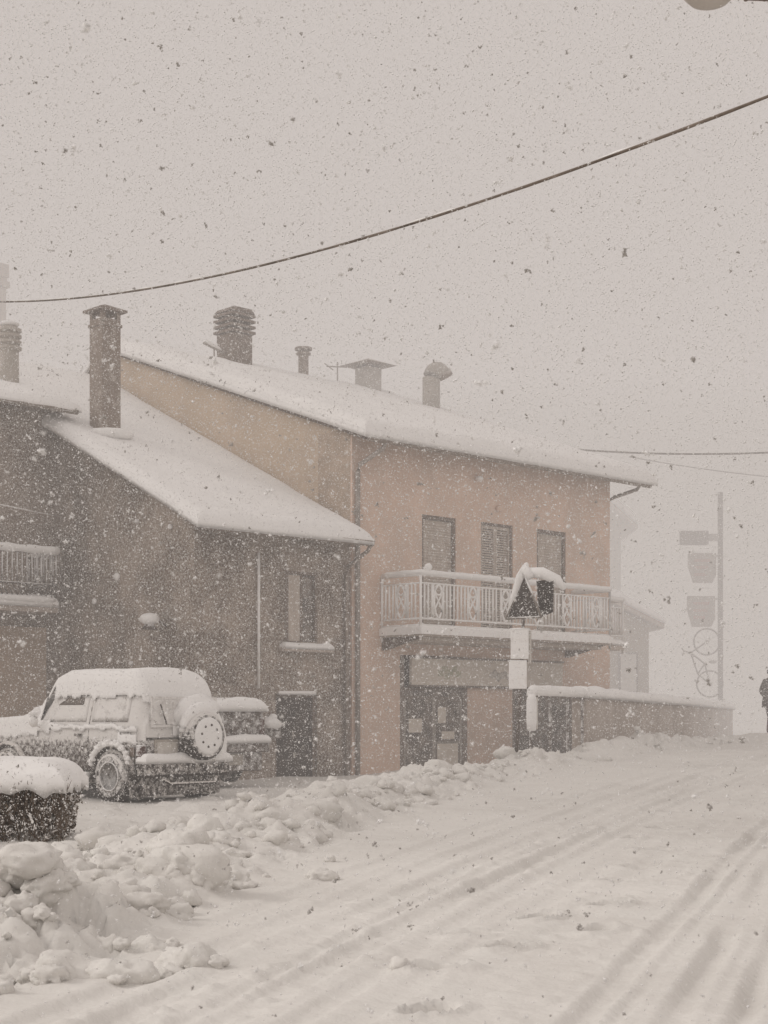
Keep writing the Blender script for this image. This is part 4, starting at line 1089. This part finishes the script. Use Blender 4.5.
# dark shrub behind the rail
sh = empty('leafless_shrub', W(6.5, -1.6, 0), 0, 'dark shrub dusted with snow between the guard rail and the shop', 'shrub')
bm = bmesh.new(); sb = bmesh.new()
for i in range(160):
    a = random.uniform(0, 6.28); r = random.uniform(.05, .5); h = random.uniform(.9, 1.85)
    p1 = Vector((math.cos(a)*r*.4, math.sin(a)*r*.4, h*.5)); p2 = Vector((math.cos(a)*r, math.sin(a)*r, h))
    tube(bm, [(0, 0, .2), p1, p2], [.015, .01, .004], 4)
    for k in range(5):
        q = p1.lerp(p2, random.random()); tube(bm, [q, q+Vector((random.uniform(-.2, .2), random.uniform(-.2, .2), random.uniform(-.05, .2)))], [.006, .003], 4)
        if random.random() < .22: blob(sb, q, .03, .03, .022, sub=1, amp=.4, seed=i)
part('stems', bm, M['twig'], sh); part('snow_tufts', sb, M['snow'], sh, smooth=True)

# ------------------------------------------------------------------ tall sign pole with a bicycle
ppx, ppy = 10.85, 50.0; ppz = 1.0
sp_ = empty('sign_pole', (ppx, ppy, ppz), 0, 'tall pole in the haze carrying a box sign and two shield shaped signs', 'sign pole')
bm = bmesh.new(); tube(bm, [(0, 0, -.4), (0, 0, 7.75)], .085, 10); part('pole', bm, M['eave'], sp_, smooth=True)
def zz(y): return EYE + (714-y)*50/1550 - ppz
def xx(x): return (x-384)/1550*50 - ppx
b1 = part('box_sign', B((xx(680), xx(708), -.12, .12, zz(545), zz(531))), M['eave'], sp_, bevel=.03)
part('bracket', B((xx(706), 0, -.05, .05, zz(541), zz(534))), M['metal'], b1)
for (y0, y1, x0, x1) in ((553, 583, 688, 716), (596, 627, 687, 715)):
    bm = bmesh.new(); prism(bm, [(xx(x0+5), zz(y1)), (xx(x1-4), zz(y1)), (xx(x1), zz(y1-8)), (xx(x1), zz(y0)), (xx(x0), zz(y0)), (xx(x0), zz(y0+14))], 'y', -.04, .04)
    s1 = part('shield_sign', bm, M['fascia'], sp_, bevel=.01)
    part('lettering', B(*[(xx(x0+6), xx(x1-6-2*i), -.055, -.043, zz(y0+9+7*i), zz(y0+6+7*i)) for i in range(3)]), M['red'], s1)
    part('bracket', B((xx(x1-1), 0, -.03, .03, zz(y0+4), zz(y0+2))), M['metal'], s1)
bk = empty('bicycle', (ppx, ppy-.12, ppz), 0, 'bicycle hung upright on the tall sign pole as decoration', 'bicycle')
def ring(cx, cz, r):
    bm = bmesh.new(); tube(bm, [(cx+r*math.cos(a), 0, cz+r*math.sin(a)) for a in np.linspace(0, 2*math.pi, 33)], .03, 6, cap=False)
    w_ = part('wheel', bm, M['eave'], bk, smooth=True)
    bm = bmesh.new()
    for a in np.linspace(0, 2*math.pi, 13)[:-1]: tube(bm, [(cx, 0, cz), (cx+r*math.cos(a), 0, cz+r*math.sin(a))], .005, 3)
    lathe(bm, [(.06, -.04), (.06, .04)], cx, cz, 10, 'y'); part('spokes', bm, M['metal'], w_)
ring(xx(706), zz(642), .42); ring(xx(709), zz(684), .42)
bm = bmesh.new()
wt, wb, hd, bb, st = (xx(706), 0, zz(642)), (xx(709), 0, zz(684)), (xx(690), 0, zz(653)), (xx(697), 0, zz(674)), (xx(704), 0, zz(664))
for a, b in ((hd, wt), (hd, bb), (bb, wb), (wb, st), (st, hd), (st, bb), (hd, (xx(683), 0, zz(651)))): tube(bm, [a, b], .028, 6)
part('frame', bm, M['eave'], bk)
bm = bmesh.new(); tube(bm, [(xx(682), 0, zz(656)), (xx(683), 0, zz(651)), (xx(681), 0, zz(648))], .025, 6); part('handlebar', bm, M['metal'], bk)
bm = bmesh.new(); blob(bm, (xx(712), 0, zz(662)), .14, .05, .06, amp=.1); part('saddle', bm, M['metal'], bk)

# ------------------------------------------------------------------ distant houses
def far_house(name, loc, rz, w, d, h, rise, label, over=.5, chim=None, win=(), gwin=()):
    o = empty(name, loc, rz, label, 'house', 'houses fading into the snowfall')
    o['group'] = 'houses fading into the snowfall'
    part('wall', (lambda b: (prism(b, [(0, -1.5), (d, -1.5), (d, h), (d/2, h+rise), (0, h)], 'x', 0, w), b)[1])(bmesh.new()), M['house_far'], o)
    bm = bmesh.new()
    k = rise/(d/2)
    for a, b in (((-over, h-over*k), (d/2, h+rise)), ((d+over, h-over*k), (d/2, h+rise))):
        prism(bm, [(a[0], a[1]+.03), (b[0], b[1]+.03), (b[0], b[1]+.2), (a[0], a[1]+.2)], 'x', -over, w+over)
    rf = part('roof', bm, M['shutter'], o)
    snow_slab('roof_snow', [(-over, -over, h-over*k+.2), (w+over, -over, h-over*k+.2), (w+over, d/2, h+rise+.2), (-over, d/2, h+rise+.2)], .3, rf, nu=20, nv=20, edge=.3, seed=w)
    snow_slab('roof_snow', [(-over, d/2, h+rise+.2), (w+over, d/2, h+rise+.2), (w+over, d+over, h-over*k+.2), (-over, d+over, h-over*k+.2)], .3, rf, nu=20, nv=20, edge=.3, seed=w+1)
    for (x0, x1, z0, z1) in win:
        f_ = part('window', B((x0, x1, -.06, -.003, z0, z1)), M['frame'], o)
        part('shutter', B((x0+.08, x1-.08, -.1, -.063, z0+.05, z1-.05)), M['pale'], f_)
    for (y0, y1, z0, z1) in gwin:
        f_ = part('window', B((-.06, -.003, y0, y1, z0, z1)), M['frame'], o)
        part('shutter', B((-.1, -.063, y0+.06, y1-.06, z0+.05, z1-.05)), M['pale'], f_)
    if chim:
        x, y, hh, c = chim
        c_ = part('chimney', B((x-.17, x+.17, y-.17, y+.17, h, h+rise+hh-.55)), M['shutter'], rf)
        part('chimney_cap', B((x-.24, x+.24, y-.24, y+.24, h+rise+hh-.42, h+rise+hh), (x-.2, x+.2, y-.2, y+.2, h+rise+hh-.55, h+rise+hh-.425), (x-.26, x+.26, y-.26, y+.26, h+rise+hh-.75, h+rise+hh-.553)), M['shutter'], c_)
    return o
far_house('gabled_house', (8.25, 54.0, 1.0), R(90), 6.6, 4.4, 7.4, 1.9, 'tall gabled house, its overhanging eave showing high up past the tan house', over=.5, win=())
far_house('shed_house', (8.2, 48.0, 0.9), R(92), 5.2, 6.0, 3.5, 1.5, 'lower house with a sloping snowy roof and one pale shutter, behind the parapet wall', over=.4, gwin=((.35, .95, 1.35, 2.6),))
far_house('upper_house', (-10.75, 45.4, 0), TH, 5, 9, 9.2, 2.0, 'house hidden behind the balcony house, only its chimney cap rising into the sky', chim=(2.0, 4.5, 4.9, 1))

# ------------------------------------------------------------------ cables
def cable(name, A, B_, sag, r, label, t0=0.0, t1=1.0, snow=0, group=None):
    A = Vector(A); B_ = Vector(B_); n = 90
    pts = [A.lerp(B_, t) - Vector((0, 0, 4*sag*t*(1-t))) for t in np.linspace(t0, t1, n)]
    bm = bmesh.new(); tube(bm, pts, [r*(1+.25*nz(i*.7, 3)) for i in range(n)], 6)
    o = part(name, bm, M['cable'], smooth=True); tag(o, label, 'cable', group)
    if snow:
        bm = bmesh.new(); P_ = []; 
        for i in range(0, n-6, 1):
            if nz(i*.35, 8) > .12:
                tube(bm, [pts[i]+Vector((0, 0, r*.9)), pts[i].lerp(pts[i+1], .5)+Vector((0, 0, r*1.2)), pts[i+1]+Vector((0, 0, r*.9))], [r*.5, r*.85, r*.5], 6)
        part('clinging_snow', bm, M['snow'], o, smooth=True)
    return o
cable('overhead_cable', (-7.11, 26, 8.54), (3.02, 11, 6.1), .5, .0125, 'thick overhead cable sagging across the whole sky above the roofs', -.7, 1.6, snow=1)
cable('overhead_cable', (4.6, 45, 9.36), (16, 44, 9.5), .35, .028, 'thin dark wire leaving the tan roof toward the right', 0, 1)
cable('overhead_cable', (7.9, 50, 9.9), (17, 50, 9.0), .2, .018, 'faint lower wire just above the tall sign pole', 0, 1.3)

# ------------------------------------------------------------------ hanging street lamp
lz = EYE + 712*9/1550
lp = empty('hanging_lamp', (1.89, 9.0, lz-.03), 0, 'street lamp bowl hanging at the very top right of the view', 'street lamp')
bm = bmesh.new(); lathe(bm, [(.01, 0), (.06, .008), (.11, .03), (.15, .07), (.165, .12), (.165, .16), (.12, .2), (.05, .22)], 0, 0, 28); part('bowl', bm, M['globe'], lp, smooth=True)
bm = bmesh.new(); lathe(bm, [(.18, .15), (.19, .18), (.15, .26), (.07, .34), (.03, .4)], 0, 0, 28); part('housing', bm, M['iron'], lp, smooth=True)
bm = bmesh.new(); tube(bm, [(0, 0, .38), (0, 0, .9)], .012, 6); tube(bm, [(-9, 3, 1.6), (-3, 1, 1.05), (0, 0, .9), (3, -1, 1.0), (9, -3, 1.5)], .012, 6); part('span_wire', bm, M['cable'], lp)
bm = bmesh.new(); tube(bm, [(.12, 0, .075), (.24, .0, .055), (.36, .0, .05)], .016, 6)
for i in range(9): blob(bm, (.30+.03*random.uniform(-3, 3.5), random.uniform(-.03, .03), .055+random.uniform(-.012, .03)), .022, .02, .016, sub=1, amp=.6, seed=i)
part('wire_joint', bm, M['brick'], lp, smooth=True)

# ------------------------------------------------------------------ person
def make_person(loc, rz):
    root = empty('person', loc, rz, 'person in a dark coat and dark trousers walking in the snowfall at the right edge', 'person')
    J = {'pelvis': ((0, 0, .93), .15), 'waist': ((0, 0, 1.08), .15), 'chest': ((0, .01, 1.30), .175), 'neckb': ((0, 0, 1.46), .09), 'neck': ((0, 0, 1.52), .06), 'head': ((0, -.02, 1.62), .095), 'crown': ((0, -.01, 1.70), .075),
         'lsh': ((-.20, 0, 1.40), .075), 'lel': ((-.30, .04, 1.13), .058), 'lwr': ((-.24, -.14, .94), .038), 'rsh': ((.20, 0, 1.40), .075), 'rel': ((.29, .05, 1.13), .058), 'rwr': ((.25, -.12, .92), .038),
         'lhip': ((-.10, 0, .86), .105), 'lkn': ((-.11, -.10, .48), .07), 'lan': ((-.11, -.02, .09), .045), 'lto': ((-.12, -.18, .04), .04),
         'rhip': ((.10, 0, .86), .105), 'rkn': ((.11, .02, .47), .07), 'ran': ((.11, .18, .12), .045), 'rto': ((.12, .06, .04), .04)}
    E = [('pelvis', 'waist'), ('waist', 'chest'), ('chest', 'neckb'), ('neckb', 'neck'), ('neck', 'head'), ('head', 'crown'), ('chest', 'lsh'), ('lsh', 'lel'), ('lel', 'lwr'), ('chest', 'rsh'), ('rsh', 'rel'), ('rel', 'rwr'),
         ('pelvis', 'lhip'), ('lhip', 'lkn'), ('lkn', 'lan'), ('lan', 'lto'), ('pelvis', 'rhip'), ('rhip', 'rkn'), ('rkn', 'ran'), ('ran', 'rto')]
    names = list(J); co = [J[n][0] for n in names]; rad = [J[n][1] for n in names]; ed = [(names.index(a), names.index(b)) for a, b in E]
    for side, wr in ((-1, 'lwr'), (1, 'rwr')):
        w = Vector(J[wr][0]); i0 = names.index(wr)
        palm = w + Vector((0, -.035, -.07)); co.append(tuple(palm)); rad.append(.028); pi = len(co)-1; ed.append((i0, pi))
        for k in range(4):
            b = palm + Vector((0, (k-1.5)*.02, -.03)); ln = (.06, .075, .07, .055)[k]
            co.append(tuple(b)); rad.append(.011); co.append(tuple(b+Vector((-side*.01, -.01, -ln)))); rad.append(.009); ed += [(pi, len(co)-2), (len(co)-2, len(co)-1)]
        co.append(tuple(palm+Vector((-side*.02, -.04, -.01)))); rad.append(.012); co.append(tuple(palm+Vector((-side*.03, -.055, -.045)))); rad.append(.010); ed += [(pi, len(co)-2), (len(co)-2, len(co)-1)]
    me = bpy.data.meshes.new('body'); me.from_pydata(co, ed, []); me.update()
    body = part('body', me, M['coat'], root)
    sk = body.modifiers.new('skin', 'SKIN')
    for i, v in enumerate(me.skin_vertices[0].data):
        v.radius = (rad[i], rad[i]*(.8 if i in (1, 2) else 1)); v.use_root = (i == 0)
    sk.use_smooth_shade = True
    ss = body.modifiers.new('sub', 'SUBSURF'); ss.levels = 2; ss.render_levels = 2
    bm = bmesh.new(); lathe(bm, [(.26, .72), (.25, .9), (.20, 1.08), (.225, 1.28), (.20, 1.42), (.09, 1.5)], 0, 0, 20)
    for v in bm.verts: v.co.y *= .72
    part('coat', bm, M['coat'], root, smooth=True)
    bm = bmesh.new(); blob(bm, (0, .0, 1.66), .105, .115, .11, amp=.05); part('hair', bm, M['hair'], root, smooth=True)
    bm = bmesh.new(); blob(bm, (0, -.045, 1.61), .078, .085, .10, amp=.0); blob(bm, (0, -.135, 1.605), .014, .02, .022, sub=1, amp=0)
    part('face', bm, M['skin'], root, smooth=True)
    bm = bmesh.new()
    for x in (-.03, .03): blob(bm, (x, -.125, 1.63), .011, .006, .007, sub=1, amp=0)
    blob(bm, (0, -.128, 1.565), .022, .006, .006, sub=1, amp=0)
    part('eyes_and_mouth', bm, M['hair'], root)
    return root
make_person((10.06, 40.3, gz(10.06, 40.3)-.03), R(25))

# ------------------------------------------------------------------ haze: a bank of thick snowfall beyond the houses
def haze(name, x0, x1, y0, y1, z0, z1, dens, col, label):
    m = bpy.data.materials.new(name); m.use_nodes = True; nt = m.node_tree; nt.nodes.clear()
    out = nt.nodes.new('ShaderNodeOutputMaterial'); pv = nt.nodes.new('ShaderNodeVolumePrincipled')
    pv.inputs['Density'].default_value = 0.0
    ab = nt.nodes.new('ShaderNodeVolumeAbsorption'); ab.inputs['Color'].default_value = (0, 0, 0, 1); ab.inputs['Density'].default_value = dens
    em = nt.nodes.new('ShaderNodeEmission'); em.inputs['Color'].default_value = (*col, 1); em.inputs['Strength'].default_value = dens  # haze glows in its own colour, standing in for daylight scattered by snowfall
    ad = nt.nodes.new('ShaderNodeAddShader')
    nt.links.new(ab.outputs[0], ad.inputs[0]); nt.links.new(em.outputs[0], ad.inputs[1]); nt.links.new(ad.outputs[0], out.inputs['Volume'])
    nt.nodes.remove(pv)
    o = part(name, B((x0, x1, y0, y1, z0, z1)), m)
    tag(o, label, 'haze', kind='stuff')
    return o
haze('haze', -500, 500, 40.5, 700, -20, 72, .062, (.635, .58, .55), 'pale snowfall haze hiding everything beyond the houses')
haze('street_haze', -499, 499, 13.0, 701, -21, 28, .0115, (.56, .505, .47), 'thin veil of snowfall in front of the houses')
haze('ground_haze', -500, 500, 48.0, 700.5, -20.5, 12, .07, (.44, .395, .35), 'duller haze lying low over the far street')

# ------------------------------------------------------------------ falling snow
NF = 1300000
fr = np.random.default_rng(99)
Yf = 1.5 + (39-1.5)*fr.random(NF)**(1/2.6)
Xf = (fr.random(NF)*2-1)*(0.2477*Yf*1.22+.6)
Zf = EYE - 0.2*Yf*1.05 + fr.random(NF)*(0.665*Yf*1.12)
keep = Zf > (np.interp(Yf, RY, RZ))
Xf, Yf, Zf = Xf[keep], Yf[keep], Zf[keep]; n = len(Xf)
rad = np.clip(fr.lognormal(math.log(.0034), .38, n), .0015, .015)
rad = np.where(Yf < 9, rad*.82, np.where(Yf > 15, rad*1.02, rad))
big = fr.random(n) < np.where(Yf < 14, .020, .001)
rad = np.where(big, np.clip(rad*(1.5+1.1*fr.random(n)), 0, .0022*Yf), rad)
isb = (rad*1550/Yf > .9)
bi = np.repeat(np.where(isb)[0], 4)       # big flakes are clumps of several crystals
Xf, Yf, Zf = [np.concatenate([A_f, A_f[bi] + fr.normal(size=len(bi))*rad[bi]*.62]) for A_f in (Xf, Yf, Zf)]
grp = np.concatenate([np.arange(n), bi]); rad0 = rad
rad = np.concatenate([np.where(isb, rad*.7, rad), rad[bi]*(.35+.4*fr.random(len(bi)))]); n = len(rad)
tet = np.array([(1, 1, 1), (1, -1, -1), (-1, 1, -1), (-1, -1, 1)], float)/1.3
q = fr.normal(size=(n, 4)); q /= np.linalg.norm(q, axis=1)[:, None]
w0, x0, y0, z0 = q.T
Rm = np.stack([1-2*(y0*y0+z0*z0), 2*(x0*y0-z0*w0), 2*(x0*z0+y0*w0), 2*(x0*y0+z0*w0), 1-2*(x0*x0+z0*z0), 2*(y0*z0-x0*w0), 2*(x0*z0-y0*w0), 2*(y0*z0+x0*w0), 1-2*(x0*x0+y0*y0)], 1).reshape(n, 3, 3)
loc = tet[None]*(0.6+.8*fr.random((n, 4, 1)))
pts = np.einsum('nij,nkj->nki', Rm, loc)*rad[:, None, None] + np.stack([Xf, Yf, Zf], 1)[:, None, :]
vi = np.arange(n)[:, None, None]*4 + np.array([(0, 1, 2), (0, 3, 1), (0, 2, 3), (1, 3, 2)])[None]
fc = vi.reshape(-1, 3).astype(np.int32)
me = bpy.data.meshes.new('falling_snow')
me.vertices.add(n*4); me.vertices.foreach_set('co', pts.astype(np.float32).ravel())
me.loops.add(fc.size); me.loops.foreach_set('vertex_index', fc.ravel())
me.polygons.add(len(fc)); me.polygons.foreach_set('loop_start', np.arange(0, fc.size, 3, dtype=np.int32)); me.polygons.foreach_set('loop_total', np.full(len(fc), 3, dtype=np.int32))
backlit = (fr.random(len(rad0)) < np.where(rad0*1550/Yf[:len(rad0)] > .95, .07, .004))[grp] | big[grp]  # which flakes get the painted-in backlit grey, mostly the large ones
me.polygons.foreach_set('material_index', np.repeat(backlit.astype(np.int32), 4))
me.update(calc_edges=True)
tag(part('falling_snow', me, [M['flake'], M['backlitflake']]), 'countless snowflakes falling through the air', 'snowflakes', kind='stuff')

# ------------------------------------------------------------------ world, sun, camera
wd = bpy.data.worlds.new('World'); scene.world = wd; wd.use_nodes = True
nt = wd.node_tree; bg = nt.nodes['Background']
SUN_EL, SUN_AZ = 36.0, -93.0       # azimuth clockwise from +Y
sky = nt.nodes.new('ShaderNodeTexSky'); sky.sky_type = 'NISHITA'; sky.sun_disc = False
sky.sun_elevation = R(SUN_EL); sky.sun_rotation = R(SUN_AZ); sky.dust_density = 6; sky.air_density = 1.5
hs = nt.nodes.new('ShaderNodeHueSaturation'); hs.inputs['Saturation'].default_value = 0.12; hs.inputs['Value'].default_value = 1.0
nt.links.new(sky.outputs[0], hs.inputs['Color'])
mx = nt.nodes.new('ShaderNodeMix'); mx.data_type = 'RGBA'; mx.inputs['Factor'].default_value = .72
nt.links.new(hs.outputs[0], mx.inputs['A']); mx.inputs['B'].default_value = (6.6, 5.9, 5.5, 1)
nt.links.new(mx.outputs['Result'], bg.inputs['Color']); bg.inputs['Strength'].default_value = 0.134
sl_ = bpy.data.lights.new('sun', 'SUN'); sl_.energy = 0.5; sl_.angle = R(12); sl_.color = (1.0, .93, .86)
so = bpy.data.objects.new('sun', sl_); COL.objects.link(so)
az, el = R(SUN_AZ), R(SUN_EL)
dirv = Vector((math.sin(az)*math.cos(el), math.cos(az)*math.cos(el), math.sin(el)))
so.rotation_euler = dirv.to_track_quat('Z', 'Y').to_euler()
so.location = (0, 0, 60)

cam = bpy.data.cameras.new('camera'); co_ = bpy.data.objects.new('camera', cam); COL.objects.link(co_)
co_.location = (0, 0, EYE); co_.rotation_euler = (R(90), 0, 0)
cam.sensor_fit = 'HORIZONTAL'; cam.sensor_width = 36; cam.lens = 1550/768*36
cam.shift_x = 0; cam.shift_y = 202/768
cam.dof.use_dof = True; cam.dof.focus_distance = 26.0; cam.dof.aperture_fstop = 16.0
cam.clip_start = 0.1; cam.clip_end = 3000
scene.camera = co_
scene.view_settings.view_transform = 'Standard'; scene.view_settings.look = 'None'; scene.view_settings.exposure = 0; scene.view_settings.gamma = 1
scene.render.engine = 'CYCLES'
scene.cycles.use_denoising = True
scene.cycles.max_bounces = 6; scene.cycles.diffuse_bounces = 3
